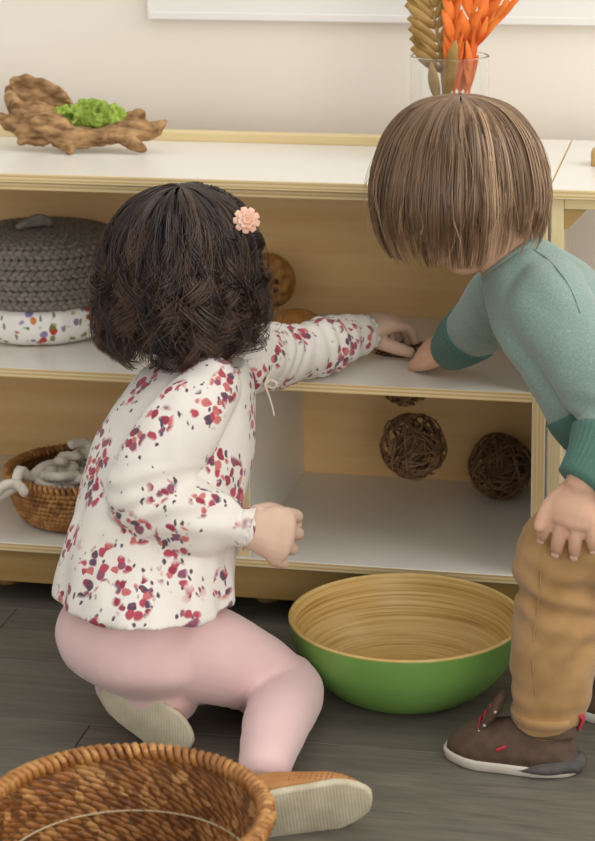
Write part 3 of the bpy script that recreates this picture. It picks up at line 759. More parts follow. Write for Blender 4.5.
def hair_mass(c, rx, ry, prof, n_lock, per, K, seed, curl, turns, wid, t1r, openings=(), up=(0, 0, 1), F0=0.0, rad=.00045, fly=60, jitter=.05, radial=.9, start=.15, tipc=.3, drift=.16, flya=.16, lean=(0, 0), lenf=None, flip=0.0, part=None):
    """locks of hair that start at the crown, follow the head and fall; c: centre, prof: (r, z) unit profile"""
    rg = np.random.default_rng(seed); pr = spline([(a, b, 0) for a, b in prof], 8)[0]
    L = np.r_[0, np.cumsum(np.linalg.norm(np.diff(pr, axis=0), axis=1))]; L /= L[-1]
    PP, RR, CC = [], [], []
    for k in range(n_lock):
        az = rg.uniform(0, 2 * pi); t0 = rg.uniform(.02, .5) ** 1.0 * .9; t1 = rg.uniform(*t1r); dep = rg.uniform(.88, 1.02)
        fl = lenf(az) if lenf else 1.0
        t1 = min(1.0, t1 * fl)
        if t1 - t0 < .12: t0 = max(0.0, t1 - .25)
        ph = rg.uniform(0, 2 * pi); tn = turns * rg.uniform(.7, 1.35); dr = rg.normal() * drift; tone = rg.uniform(); cs = rg.choice([-1, 1])
        fly_k = rg.uniform(.5, 1.0)
        for j in range(per):
            aj = az + rg.normal() * wid; tj0 = max(.0, t0 + rg.normal() * .03); tj1 = min(1.03, t1 + rg.normal() * .025); t = np.linspace(tj0, tj1, K)
            r = np.interp(t, L, pr[:, 0]); z = np.interp(t, L, pr[:, 1]); u = np.linspace(0, 1, K)
            dj = dep * (1 + rg.normal() * .012)
            amp = curl * np.clip((u - start) / .5, 0, 1) * fly_k
            a = aj + dr * u + amp * np.cos(ph + cs * u * tn * 2 * pi + rg.normal() * .2) * 1.0 + rg.normal() * .02 * u
            rr = r * (dj + amp * radial * np.sin(ph + cs * u * tn * 2 * pi) + flip * u ** 4) + rg.normal() * .006 * u
            zz = z + amp * .35 * np.sin(ph * 2 + u * tn * 2 * pi)
            x = c[0] + rx * rr * np.cos(a) + lean[0] * (1 - z) * .5; y = c[1] + rx * rr * np.sin(a) + lean[1] * (1 - z) * .5
            PP.append(np.stack([x, y, c[2] + ry * zz], 1))
            w_ = rad * rg.uniform(.7, 1.3) * (1 - .75 * u ** 3) * np.minimum(1, .5 + u * 6); RR.append(w_); CC.append(np.clip(tone * .6 + rg.uniform() * .25 + tipc * u ** 2, 0, 1))
    for k in range(fly):
        az = rg.uniform(0, 2 * pi); t = np.linspace(rg.uniform(.15, .5), rg.uniform(.7, 1.02), K); u = np.linspace(0, 1, K)
        r = np.interp(t, L, pr[:, 0]); z = np.interp(t, L, pr[:, 1]); amp = rg.uniform(.03, flya) * u
        a = az + rg.normal() * 3 * drift * u + amp * np.sin(u * rg.uniform(4, 12)); rr = r * (1 + amp * (1 + np.sin(u * rg.uniform(3, 9))))
        PP.append(np.stack([c[0] + rx * rr * np.cos(a), c[1] + rx * rr * np.sin(a), c[2] + ry * (z + amp * .5)], 1)); RR.append(np.full(K, rad * .45)); CC.append(np.full(K, .8))
    return np.array(PP), np.array(RR), np.array(CC)

# ------------------------------------------------------------------ girl
gb = (-.15, -.33, 0)
girl = root('person', gb, 'kneeling child in a floral blouse and pink leggings with dark curly hair', 'person')
GF = unit((.80, .60, 0)); GL = V([-GF[1], GF[0], 0])
g_hip = at(146, 612, -.35); g_chest = at(184, 440, -.27); g_neck = at(206, 368, -.235); g_head = at(186, 282, -.205)
g_rs = at(196, 402, -.325); g_re = at(148, 498, -.375); g_rw = at(243, 527, -.36)
g_ls = at(244, 362, -.155); g_le = at(303, 352, -.01); g_lw = at(362, 334, .125)
g_kn = at(287, 690, -.31); g_an = atz(264, 770, .036)
g_lk = V([-.115, -.245, .046]); g_la = V([-.2, -.335, .05])
HF = unit((.62, .74, -.22)); HU = (.1, .1, 1)
m = MB()
P_, A_ = head_parts(m, g_head, HF, HU, .98)
m.loft([g_neck - V([0, 0, .03]), g_neck + V([0, 0, .005]), g_head + V([-.012, -.008, -.045])], [.036, .03, .032], seg=18)
m.loft([g_hip, (g_hip + g_chest) / 2, g_chest, g_neck - V([0, 0, .025])], [.055, .052, .05, .038], [.07, .062, .06, .05], ref=GF, seg=24)
m.loft([g_rs + V([.01, .03, 0]), g_re, g_rw - unit(g_rw - g_re) * .01], [.028, .026, .019], seg=16, sub=6)
m.loft([g_ls, g_le, g_lw - unit(g_lw - g_le) * .01], [.03, .026, .0185], seg=16, sub=6)
m.loft([g_hip + V([.02, -.03, -.03]), g_kn, g_an], [.045, .032, .024], seg=16, sub=6)
m.loft([g_hip + V([.02, .04, -.03]), g_lk, g_la], [.045, .032, .024], seg=16, sub=6)
# near hand: loose fist, back of the hand to the camera, knuckles to the right
hd = unit(at(300, 541, -.335) - g_rw); g_rh = g_rw
tips = hand_parts(m, g_rh, hd, unit((-.1, -.88, .46)), -1, .9, 1.24, .07, tcurl=.9, thumb_dir=unit(hd * .6 + V([.0, .75, .05])))
# far hand: spread over the ball in the hole
hl = unit(at(396, 323, .185) + V([0, 0, .008]) - g_lw)
tipl = hand_parts(m, g_lw, hl, unit((-.2, -.25, 1)), -1, .55, 1.2, .12, thumb_dir=unit(hl * .6 + V([.3, -.68, -.34])), tcurl=.2, tl=1.28)
body = obj('body', fuse(m, .0019, 3), 'skin_f', girl)
face_details(girl, P_, A_, .98)
for (p, dv, nn, r) in (tips + tipl):
    obj('nail', MB().ball(p + nn * r * .68 + dv * r * .2, (r * .75, r * .62, r * .28), 10, 6, np.array([dv, np.cross(nn, dv), nn])), 'nail', girl)

# blouse
MAT['blouse'] = m_floral('floral_blouse_cotton', srgb('dfd7cc'), srgb('e6dfd5'), 19, 86, [(0, srgb('b04a58')), (.3, srgb('96384a')), (.52, srgb('c4706c')), (.7, srgb('5c4858')), (.86, srgb('8a5468'))], .5, .62, .8, srgb('5f4c58'))
rows = [(362, 202, 46, -.24), (380, 194, 62, -.245), (410, 184, 76, -.255), (450, 172, 85, -.27), (495, 162, 88, -.29), (535, 153, 89, -.315), (570, 147, 91, -.335), (594, 144, 93, -.345)]
C, ra, rb = [], [], []
for (py, px, hw, Y), lat in zip(rows, (.058, .084, .094, .102, .108, .116, .124, .13)):
    C.append(at(px, py, Y)); w_ = hw * .00121; ra.append(sqrt(max(.0004, w_ * w_ - (.42 * lat) ** 2)) / .9); rb.append(lat)
def folds(t, s): return 1 + (.02 * sin(9 * t + 2 * s) + .014 * sin(17 * t + 1)) * s * s
m = MB(); m.loft(C, ra, rb, ref=GF, seg=72, sub=5, mod=folds, round_cap=False, norm=(0, 0, -1))
T_ = [g_rs + V([.012, .03, .012]), g_rs + V([-.006, -.008, -.012]), (g_rs + g_re) / 2 + V([-.008, -.006, 0]), g_re + V([-.006, 0, .004]), g_re * .5 + g_rw * .5 + V([.0, -.004, -.006]), g_re * .18 + g_rw * .82 + V([0, 0, -.002]), g_rw]
m.loft(T_, [.038, .048, .05, .047, .046, .036, .0235], seg=32, sub=5)
T2 = [g_ls + V([-.03, -.03, -.004]), g_ls, g_ls * .5 + g_le * .5, g_le + V([0, 0, 0]), g_le * .5 + g_lw * .5, g_lw * .9 + g_le * .1, g_lw + unit(g_lw - g_le) * .002]
m.loft(T2, [.038, .044, .043, .038, .035, .029, .0225], seg=32, sub=5)
def cloth_disp(p, n):
    d = .006 * noise.noise(Vector((p[0] * 20 + 3, p[1] * 20, p[2] * 6))) + .0022 * noise.noise(Vector((p[0] * 40, p[1] * 40, p[2] * 22)))
    e = min(np.linalg.norm(p - g_re), np.linalg.norm(p - (g_re + g_rw) / 2))
    if e < .075: d += .0045 * (1 - e / .075) * sin(noise.noise(Vector((p * 9).tolist())) * 9 + p[2] * 260)
    e2 = min(np.linalg.norm(p - g_le), np.linalg.norm(p - (g_le + g_lw) / 2), np.linalg.norm(p - (g_le + g_ls) / 2))
    if e2 < .08: d += .003 * (1 - e2 / .08) * sin(noise.noise(Vector((p * 10).tolist())) * 8 + (p[0] + p[1]) * 150)
    return d
blouse = obj('blouse', fuse(m, .0032, 3, disp=cloth_disp), 'blouse', girl)
def ruffle(c, d, r, w_, n, amp):
    d = unit(d); a = unit(np.cross(d, (0.2, .1, 1))); b = np.cross(d, a); v = []; f = []; S = 96
    for i, (o_, rr) in enumerate(((-w_, 1.0), (-w_ * .2, 1.12), (w_ * .6, 1.1), (w_, 1.2), (w_ * .9, 1.12), (w_ * .5, 1.02), (-w_, .9))):
        for j in range(S):
            t = 2 * pi * j / S; q = r * rr * (1 + amp * sin(n * t) * (i in (3, 4)) + amp * .5 * sin(n * t) * (i in (2, 5)))
            v.append(V(c) + d * o_ + a * q * cos(t) + b * q * sin(t))
    for i in range(6):
        for j in range(S): f.append((i * S + j, i * S + (j + 1) % S, (i + 1) * S + (j + 1) % S, (i + 1) * S + j))
    return MB().add(v, f)
obj('cuff', ruffle(g_rw + unit(g_rw - g_re) * .002, g_rw - g_re, .023, .007, 15, .05), 'blouse', blouse)
obj('cuff', ruffle(g_lw + unit(g_lw - g_le) * .003, g_lw - g_le, .0225, .007, 15, .05), 'blouse', blouse)
MAT['tie'] = m_mottle('cream_cord', srgb('e6d6c2'), srgb('efe3d3'), 40, .8)
k0 = at(265, 384, -.19); tie = MB()
for pts in ([(265, 384), (268, 377), (272, 371), (273, 367)], [(265, 384), (271, 380), (277, 384), (273, 388), (265, 385)], [(265, 385), (269, 396), (272, 406), (274, 415)]):
    tie.loft([at(x, y, -.192 + .003 * i) for i, (x, y) in enumerate(pts)], .0014 if len(pts) < 5 else .0018, seg=8)
obj('tie', tie, 'tie', blouse)
# leggings
MAT['pink'] = m_mottle('pink_leggings', srgb('d8b4b0'), srgb('e2c0bd'), 10, .8, .15, 700, sheen=.3)
m = MB()
m.loft([at(148, 560, -.345), at(142, 595, -.35), at(134, 626, -.352), at(139, 654, -.355), at(150, 675, -.35)], [.07, .085, .098, .094, .07], [.075, .095, .108, .106, .08], ref=GF, seg=36, norm=(0, 0, -1))
m.loft([at(160, 645, -.365), at(212, 655, -.352), at(256, 673, -.325), g_kn], [.068, .06, .051, .043], seg=28)
m.loft([at(268, 680, -.31), g_kn + V([.004, 0, 0]), (g_kn + g_an) / 2 + V([.0, -.0, .006]), g_an + V([0, 0, .002])], [.04, .043, .041, .031], seg=28)
m.loft([at(170, 645, -.31), (at(170, 645, -.31) + g_lk) / 2, g_lk, (g_lk + g_la) / 2, g_la], [.06, .05, .042, .04, .032], seg=24)
def leg_disp(p, n):
    d = .0014 * noise.noise(Vector((p[0] * 30, p[1] * 30, p[2] * 18)))
    e = np.linalg.norm(p - (g_kn + V([-.03, -.02, .0])))
    if e < .07: d += .0016 * (1 - e / .07) * sin((p[0] - p[2]) * 330 + 3 * noise.noise(Vector((p * 14).tolist())))
    return d
obj('leggings', fuse(m, .0035, 4, disp=leg_disp), 'pink', girl)

# shoes
def shoe(par, heel, toe_dir, up, length, mats, hh=.045, wid=.5, sole_t=.011, collar=True, toe_h=.5):
    """shoe lofted along the foot: rounded upper on a flat sole; heel = middle of the sole's back end"""
    F, L, U = frame(toe_dir, up); h0 = V(heel); n = 15
    def width(t): return length * wid * .5 * (.74 + .26 * sin(pi * min(1, t * .9 + .05)) + .12 * (t > .55) * sin(pi * (t - .55) / .45)) * min(1, sqrt(max(0, 1 - ((t - .5) / .5) ** 2 * .999)) ** .55 * 1.08)
    ts = [(1 - cos(pi * i / (n - 1))) / 2 for i in range(n)]; seg = 20
    v, f = [], []
    for t in ts:
        w_ = max(width(t), .0015); h = hh * (1 - (1 - toe_h) * max(0, (t - .3) / .7) ** 1.1) * min(1, sqrt(max(.02, 1 - ((t - .5) / .5) ** 4)) * 1.05)
        for j in range(seg):
            a = -pi * .5 * 0 + pi * j / (seg - 1); x = cos(a); y = sin(a) ** .75 if sin(a) > 0 else 0
            v.append(h0 + F * (t * length) + L * (w_ * x * (1.0 - .22 * y)) + U * (sole_t + h * y))
    for i in range(n - 1):
        for j in range(seg - 1): f.append((i * seg + j, (i + 1) * seg + j, (i + 1) * seg + j + 1, i * seg + j + 1))
        f.append((i * seg + seg - 1, (i + 1) * seg + seg - 1, (i + 1) * seg, i * seg))
    f.append(tuple(range(seg))[::-1] if 0 else tuple(range(seg))); f.append(tuple((n - 1) * seg + j for j in range(seg))[::-1])
    up_o = obj('upper', MB().add(v, f), mats[0], par)
    v, f = [], []; S = 2 * n; ring = []
    for t in ts: ring.append((t, 1))
    for t in ts[::-1]: ring.append((t, -1))
    lev = ((0.0, .94), (.15, 1.0), (.85, 1.035), (1.0, 1.0))
    for z, k in lev:
        for t, sd in ring: v.append(h0 + F * ((t - .5) * length * (1.0 + .05 * (k - .94) / .1) + .5 * length) + L * sd * max(width(t), .0015) * k * 1.05 + U * z * sole_t)
    for i in range(len(lev) - 1):
        for j in range(S): f.append((i * S + j, (i + 1) * S + j, (i + 1) * S + (j + 1) % S, i * S + (j + 1) % S))
    for i, fl in ((0, 1), (len(lev) - 1, -1)):
        for j in range(n - 1):
            q = (i * S + j, i * S + j + 1, i * S + S - 2 - j, i * S + S - 1 - j); f.append(q[::fl])
    so_ = obj('sole', MB().add(v, f), mats[1], par)
    return up_o, so_, (F, L, U, h0)
def m_perf(name, c1, c2):
    n = NT(name, .6, .3); v = n.coord(); vo = n.n('TexVoronoi'); vo.inputs['Scale'].default_value = 170; vo.inputs['Randomness'].default_value = .15; n.l(v, vo.inputs['Vector'])
    d = n.math('LESS_THAN', vo.outputs['Distance'], .24); base = n.ramp(n.noise(v, 30), [(.3, c1), (.7, c2)])
    n.col(n.mix(d, base, srgb('6a4024'))); return n.m
MAT['tan_leather'] = m_perf('tan_perforated_leather', srgb('a5703f'), srgb('b98452'))
def m_sole():
    n = NT('cream_sole', .75); v = n.coord(); wv = n.n('TexWave'); wv.inputs['Scale'].default_value = 90; wv.inputs['Distortion'].default_value = .6; n.l(v, wv.inputs['Vector'])
    n.col(n.ramp(n.noise(v, 40), [(.3, srgb('b5ab90')), (.7, srgb('c9c0a6'))])); n.bump(wv.outputs['Fac'], .25, .0012); return n.m
MAT['cream_sole'] = m_sole()
# near shoe lies on its side edge, sole towards the camera
su = unit((-.05, .9, .36)); st_ = unit(atz(366, 808, .02) - atz(250, 822, .02))
h_ = atz(236, 822, .03)
shoe_r = shoe(girl, h_, st_ + V([0, 0, .02]), su, .156, ['tan_leather', 'cream_sole'], hh=.05, wid=.46, sole_t=.008, toe_h=.45)
# far shoe under the hips, sole to the camera, toe to the lower left
su2 = unit((-.15, .95, .12)); shoe(girl, at(104, 690, -.425), at(184, 745, -.425) - at(104, 690, -.425), su2, .125, ['tan_leather', 'cream_sole'], hh=.045, wid=.42, sole_t=.008)

# girl's hair
g_hc = V(at(181, 272, -.215))
prof = [(.0, 1.0), (.3, .985), (.62, .83), (.86, .52), (.95, .15), (1.0, -.2), (1.0, -.5), (.93, -.8), (.76, -.98)]
faz = atan2(HF[1], HF[0])
def g_len(az):
    d = abs((az - faz + pi) % (2 * pi) - pi); return .42 if d < .62 else (.72 if d < .8 else 1.0)
PP, RR, CC = hair_mass(g_hc, .104, .112, prof, 240, 20, 24, 21, .2, 3.0, .026, (.7, 1.03), rad=.0007, fly=260, radial=.8, start=.2, lenf=g_len, lean=(0, 0))
obj('hair', strands_mesh('hair', PP, RR, CC), 'hair_dark', girl)
def cap(c, rx, ry, prof, k, lenf, bump=.0, seed=0):
    m = MB(); pr = [q[:2] for q in spline([(a, b, 0) for a, b in prof], 4)[0]]; n = len(pr); S = 72; v = []; f = []
    L = np.r_[0, np.cumsum(np.linalg.norm(np.diff(V(pr), axis=0), axis=1))]; L /= L[-1]
    for i in range(n + 4):
        for j in range(S):
            a = 2 * pi * j / S; tl = lenf(a); t = min(1, i / (n - 1)) * min(1.0, tl) * .97
            r = np.interp(t, L, [q[0] for q in pr]); z = np.interp(t, L, [q[1] for q in pr]); kk = k
            if i >= n: kk = k * (1 - .3 * (i - n + 1) / 4); z = z + (.18 if tl > .9 else -.03) * (i - n + 1)
            q = 1 + bump * sin(a * 19 + 3 * sin(i * .4)) * (i / n)
            v.append((c[0] + rx * r * kk * q * cos(a), c[1] + rx * r * kk * q * sin(a), c[2] + ry * (z * k)))
    for i in range(n + 3):
        for j in range(S): f.append((i * S + j, (i + 1) * S + j, (i + 1) * S + (j + 1) % S, i * S + (j + 1) % S))
    return m.add(v, f)
obj('hair_base', cap(g_hc, .104, .112, prof, .88, g_len, .03), 'cap_dark', girl)
# flower clip
MAT['peach'] = m_mottle('peach_fabric', srgb('eebb9f'), srgb('f6d3bf'), 60, .8)
fcn = g_hc + V([.091, -.02, .074]); clip = obj('hair_flower', MB().ball(fcn, .004, 10, 8), 'peach', girl); rg = np.random.default_rng(2)
fn = unit((.35, -.85, .4)); fa = unit(np.cross(fn, (0, 0, 1))); fb_ = np.cross(fn, fa)
for ringk, (n_, R_, tilt) in enumerate(((9, .0175, .1), (8, .0135, .45), (6, .009, .9))):
    for j in range(n_):
        a = 2 * pi * (j + .3 * ringk) / n_; dr = fa * cos(a) + fb_ * sin(a); m = MB()
        leaf(m, fcn + dr * .001, fcn + dr * R_ * cos(tilt) + fn * (R_ * sin(tilt) + .002), 0.0125 - .0022 * ringk, fn, .25, .0007, .2, 6, .55); obj('petal', m, 'peach', clip)
# ------------------------------------------------------------------ boy
bb = (.36, -.3, 0)
boy = root('person', bb, 'stooping child in a green sweater and tan trousers with straight light brown hair', 'person')
BF = unit((-.72, .42, -.5)); BU = unit((-.45, .2, .85))
b_head = at(466, 200, -.235); b_neck = at(508, 266, -.205)
b_ls = at(552, 312, -.28); b_le = at(618, 412, -.345); b_lw = at(582, 484, -.408)
b_rs = at(512, 292, -.12); b_re = at(484, 322, -.035); b_rw = at(450, 350, .056)
b_sp = [at(516, 262, -.205), at(545, 302, -.215), at(580, 350, -.23), at(606, 394, -.24)]
b_hip = at(648, 455, -.25)
b_lk = at(566, 566, -.345); b_la = at(548, 722, -.362)
b_rk = V([.40, -.15, .235]); b_ra = V([.425, -.235, .05])
m = MB()
P_, A_ = head_parts(m, b_head, BF, BU, 1.0)
m.loft([b_sp[0] + (b_sp[1] - b_sp[0]) * .5, b_neck, b_head + V([.02, .005, -.04])], [.036, .032, .036], seg=18)
m.loft(b_sp + [b_hip], [.04, .05, .055, .058, .06], [.05, .065, .068, .07, .075], ref=(-.75, .25, -.6), seg=24)
m.loft([b_ls, b_le, b_lw], [.03, .026, .02], seg=16, sub=6); m.loft([b_rs, b_re, b_rw], [.03, .026, .02], seg=16, sub=6)
m.loft([b_hip + V([0, -.05, 0]), b_lk, b_la], [.05, .036, .026], seg=16, sub=6); m.loft([b_hip + V([0, .05, 0]), b_rk, b_ra], [.05, .036, .026], seg=16, sub=6)
dl = unit(at(564, 546, -.43) - b_lw)
tips = hand_parts(m, b_lw, dl, unit((-.1, -.95, .3)), +1, .34, 1.02, .15, thumb_dir=unit(dl * .85 + V([-.55, .0, .1])), tcurl=.35, curl_each=(.42, .38, .36, .4), fat=1.22)
dr_ = unit(atz(416, 349, .386) - b_rw)
tipr = hand_parts(m, b_rw, dr_, unit((-.2, -.45, .88)), -1, .42, 1.05, .03, thumb_dir=unit(dr_ * .9 + V([.1, -.3, -.15])), tcurl=.4)
obj('body', fuse(m, .0019, 3), 'skin_t', boy)
face_details(boy, P_, A_, 1.0)
for (p, dv, nn, r) in (tips + tipr):
    obj('nail', MB().ball(p + nn * r * .68 + dv * r * .2, (r * .75, r * .62, r * .28), 10, 6, np.array([dv, np.cross(nn, dv), nn])), 'nail', boy)
# sweater
def m_knit(name, c1, c2, c3, sh=.3):
    n = NT(name, .9, .15); v = n.coord(); a = n.noise(n.coord((1, 1, 2.2)), 420, 3, .7); b = n.noise(v, 60, 3)
    n.col(n.mix(n.math('MULTIPLY', b, .6), n.ramp(a, [(.3, c1), (.55, c2), (.75, c3)]), c2)); n.bump(a, .35, .0008); n.b.inputs['Sheen Weight'].default_value = sh; return n.m
MAT['knit'] = m_knit('green_heather_knit', srgb('667a70'), srgb('82978d'), srgb('abbab2'))
MAT['rib'] = m_knit('teal_rib_knit', srgb('44645a'), srgb('527368'), srgb('688a7e'), .1)
MAT['tan'] = m_mottle('tan_cotton_twill', srgb('9a7648'), srgb('ad885a'), 30, .85, .2, 600, sheen=.2)
m = MB()
m.loft([b_sp[0] + (b_sp[0] - b_sp[1]) * .12] + b_sp, [.037, .046, .066, .075, .076], [.044, .062, .092, .096, .094], ref=(-.75, .25, -.6), seg=44, sub=6, round_cap=False)
cl0 = b_le * .52 + b_lw * .48 + V([.004, 0, .004])
m.loft([b_ls + V([-.01, .05, .012]), b_ls, (b_ls + b_le) / 2 + V([.004, -.006, .0]), b_le, cl0], [.05, .054, .051, .047, .039], seg=32, sub=6)
cr0 = b_re * .62 + b_rw * .38
m.loft([b_rs + V([.03, -.03, .0]), b_rs, b_re, cr0], [.05, .05, .043, .037], seg=28, sub=6)
def knit_disp(p, n):
    d = .0035 * noise.noise(Vector((p[0] * 14 + 5, p[1] * 14, p[2] * 14))) + .0015 * noise.noise(Vector((p * 34).tolist()))
    q = p - (b_ls * .6 + b_sp[2] * .4); e = np.linalg.norm(q)
    if e < .12: d += .004 * (1 - e / .12) * sin(p[0] * 95 + p[2] * 120 + 4 * noise.noise(Vector((p * 8).tolist())))
    e = np.linalg.norm(p - b_le)
    if e < .07: d += .004 * (1 - e / .07) * sin(p[2] * 230 + 3 * noise.noise(Vector((p * 12).tolist())))
    return d
sw = obj('sweater', fuse(m, .0034, 4, disp=knit_disp), 'knit', boy)
def rib_band(C, r0, r1, n=34, seg=136, rb0=None, rb1=None, ref=(0, 0, 1)):
    return MB().loft(C, r0, r1, ref=ref, seg=seg, sub=4, mod=lambda t, s: 1 + .014 * sin(n * t), round_cap=False)
obj('cuff', rib_band([cl0 - (b_lw - cl0) * .12, cl0 * .6 + b_lw * .4 + V([.003, -.002, 0]), b_lw + (b_lw - cl0) * .02], [.043, .038, .0315], [.043, .038, .0315]), 'rib', sw)
obj('cuff', rib_band([cr0 - (b_rw - cr0) * .1, cr0 * .5 + b_rw * .5, b_rw - (b_rw - cr0) * .02], [.0415, .0365, .0295], [.0415, .0365, .0295]), 'rib', sw)
e1 = unit(b_sp[3] - b_sp[2])
obj('hem_band', rib_band([b_sp[3] - e1 * .004, b_sp[3] + e1 * .012, b_sp[3] + e1 * .032], [.078, .0775, .074], [.096, .094, .09], n=60, seg=240, ref=(-.75, .25, -.6)), 'rib', sw)
# collar and placket
cc0 = b_sp[0] + (b_sp[0] - b_sp[1]) * .1; cn = unit(b_sp[0] - b_sp[1]); ca = unit(V([-.75, .25, -.6]) - cn * (V([-.75, .25, -.6]) @ cn)); cb = np.cross(cn, ca)
obj('collar', MB().loft([cc0 + ca * .040 * cos(a) + cb * .047 * sin(a) for a in np.linspace(0, 2 * pi, 49)], .0055, seg=10, sub=2), 'knit', sw)
MAT['slit'] = m_mottle('teal_facing', srgb('3a5f56'), srgb('43695f'), 60, .9)
obj('placket', MB().loft([at(497, 297, -.25), at(500, 308, -.262), at(503, 322, -.268), at(504, 330, -.268)], [.003, .004, .0035, .001], [.0012] * 4, seg=8), 'slit', sw)
# trousers
m = MB()
m.loft([at(612, 405, -.245), at(630, 430, -.248), b_hip, b_hip + V([.035, 0, -.02])], [.072, .078, .08, .06], [.088, .095, .098, .075], ref=(-.75, .25, -.6), seg=32)
m.loft([b_hip + V([.01, -.05, -.01]), (b_hip + b_lk) / 2 + V([.01, -.035, .0]), b_lk + V([-.002, 0, .01]), b_lk * .83 + b_la * .17 + V([-.002, 0, 0]), b_lk * .55 + b_la * .45 + V([-.004, 0, 0]), b_lk * .25 + b_la * .75, b_la + V([-.002, 0, .012])], [.074, .068, .06, .052, .054, .049, .041], seg=36, sub=6)
m.loft([b_hip + V([.01, .05, -.01]), (b_hip + b_rk) / 2 + V([.01, .035, 0]), b_rk, b_rk * .5 + b_ra * .5, b_ra + V([0, 0, .012])], [.074, .066, .056, .052, .046], seg=30, sub=6)
def tr_disp(p, n):
    d = .003 * noise.noise(Vector((p[0] * 18, p[1] * 18, p[2] * 26)))
    for q, amp, rad, fr, tw in ((b_lk + V([0, 0, -.03]), .0095, .085, 150, 60), (b_lk * .5 + b_la * .5, .0065, .075, 120, -110), (b_la + V([0, 0, .045]), .0055, .055, 190, 30)):
        e = np.linalg.norm(p - q)
        if e < rad: d += amp * (1 - e / rad) * sin((p[2]) * fr + p[0] * tw + 3.2 * noise.noise(Vector((p * 13).tolist())))
    return d
tr = obj('trousers', fuse(m, .0032, 3, disp=tr_disp), 'tan', boy)
obj('hem', MB().loft([b_la + V([-.002, 0, .018]), b_la + V([-.002, 0, .006])], [.0435, .0425], seg=40, sub=2, round_cap=False), 'tan', tr)
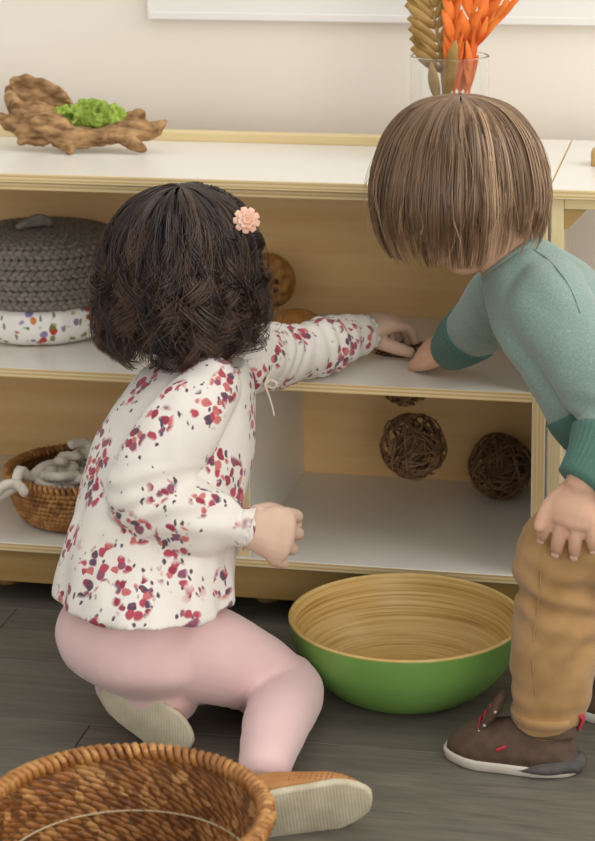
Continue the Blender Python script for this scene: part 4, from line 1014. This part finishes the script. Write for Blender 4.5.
# shoes
MAT['brown_suede'] = m_mottle('brown_suede', srgb('4c3c30'), srgb('5e4b3c'), 60, .85, .3, 400)
MAT['shoe_sole'] = m_mottle('light_sole', srgb('b9b2a4'), srgb('c9c3b6'), 40, .7)
MAT['shoe_dark'] = m_mottle('dark_rubber', srgb('45423f'), srgb('55514d'), 50, .7, .4, 200)
MAT['red'] = m_mottle('red_lace', srgb('a02c36'), srgb('b63c46'), 60, .7)
def boy_shoe(heel, toe, lab=None):
    u, so_, (F, L, U, h0) = shoe(boy, heel, V(toe) - V(heel), (0, 0, 1), np.linalg.norm(V(toe) - V(heel)), ['brown_suede', 'shoe_sole'], hh=.05, wid=.46, sole_t=.013, toe_h=.5)
    ln = np.linalg.norm(V(toe) - V(heel)); Q = lambda f, l, z: h0 + F * f * ln + L * l + U * z
    wv = ln * .23
    m = MB(); m.loft([Q(.0, 0, .012), Q(.2, 0, .011), Q(.42, 0, .008)], [.011, .0115, .005], [wv * .62, wv * 1.12, wv * 1.06], ref=U, seg=20, sub=5); obj('heel_rubber', m, 'shoe_dark', so_)
    m = MB(); m.loft([Q(.06, 0, .05), Q(.06, 0, .066)], [.024, .026], seg=20) ; 
    m = MB(); m.loft([Q(.25, 0, .045), Q(.25, 0, .06), Q(.25, 0, .069)], [.042, .04, .038], [.027, .0265, .025], ref=F, seg=28, round_cap=False); obj('ankle_collar', fuse(m, .0022, 3), 'brown_suede', u)
    m = MB(); m.loft([Q(.76, 0, .036), Q(.69, 0, .05), Q(.62, 0, .068), Q(.585, 0, .082)], [.004, .006, .007, .005], [.016, .02, .021, .016], ref=F, seg=18); obj('tongue', m, 'brown_suede', u)
    for k in range(4):
        f_ = .735 - .04 * k; z = .047 + .0095 * k; m = MB()
        m.loft([Q(f_, -.017, z - .005), Q(f_ + .01, 0, z + .004), Q(f_, .017, z - .005)], .0016, seg=6); obj('lace', m, 'red', u)
        for sd in (-1, 1): obj('eyelet', MB().ball(Q(f_ - .01, sd * .0185, z - .006), .0022, 8, 6), 'shoe_sole', u)
    obj('pull_tab', MB().loft([Q(-.015, 0, .055), Q(-.04, 0, .068), Q(-.01, 0, .073)], [.002, .0025, .002], [.006, .006, .006], ref=F, seg=10), 'red', u)
    for sd in (-1, 1): obj('side_stripe', MB().loft([Q(.5, sd * (wv * .92), .034), Q(.56, sd * (wv * .97), .029)], [.0022, .0022], [.0015, .0015], seg=8), 'red', u)
boy_shoe(atz(577, 771, 0), atz(448, 752, 0))
hr = V([b_ra[0] + .03, b_ra[1] - .0, 0]); boy_shoe(hr, hr + V([-.14, .04, 0]))
# hair
b_hc = V(at(460, 174, -.24))
bprof = [(.0, 1.0), (.3, .97), (.6, .83), (.84, .52), (.97, .12), (1.02, -.25), (.99, -.58), (.92, -.84), (.82, -1.04)]
baz = atan2(BF[1], BF[0])
def b_len(az):
    d = abs((az - baz + pi) % (2 * pi) - pi); return .5 if d < .5 else (.75 if d < .68 else 1.0 - .09 * max(0, cos(az - .2)))
PP, RR, CC = hair_mass(b_hc, .107, .098, bprof, 230, 24, 15, 33, .026, .5, .042, (.74, 1.04), rad=.00068, fly=60, flya=.08, lenf=b_len, radial=.8, tipc=.1, drift=.045)
obj('hair', strands_mesh('hair', PP, RR, CC), 'hair_light', boy)
obj('hair_base', cap(b_hc, .107, .098, bprof[:-2], .91, b_len, .015), 'cap_light', boy)

# seam of the raglan sleeve, laid on the knit
from mathutils.bvhtree import BVHTree
def on_surface(o, pts, lift=.0006):
    me = o.data; w_ = Vector(wl(o).tolist()); t = BVHTree.FromPolygons([v.co + w_ for v in me.vertices], [tuple(p.vertices) for p in me.polygons]); out = []
    for x, y in pts:
        d = CM @ np.array([(x - CCX) / FPX, 1, (CCY - y) / FPX]); h = t.ray_cast(Vector(CAM.tolist()), Vector(d.tolist()))
        if h[0] is not None: out.append(V(h[0]) + V(h[1]) * lift)
    return out
sp0 = on_surface(sw, [(523, 247), (534, 250), (546, 258), (556, 268), (566, 281), (574, 296), (580, 312)])
if len(sp0) > 3: obj('sleeve_seam', MB().loft(sp0, .0011, seg=6, sub=3), 'knit', sw)
sp0 = on_surface(tr, [(541, 570), (540, 590), (537, 615), (534, 640), (533, 665), (536, 695)])
if len(sp0) > 3: obj('side_seam', MB().loft(sp0, .0009, seg=6, sub=3), 'tan', tr)
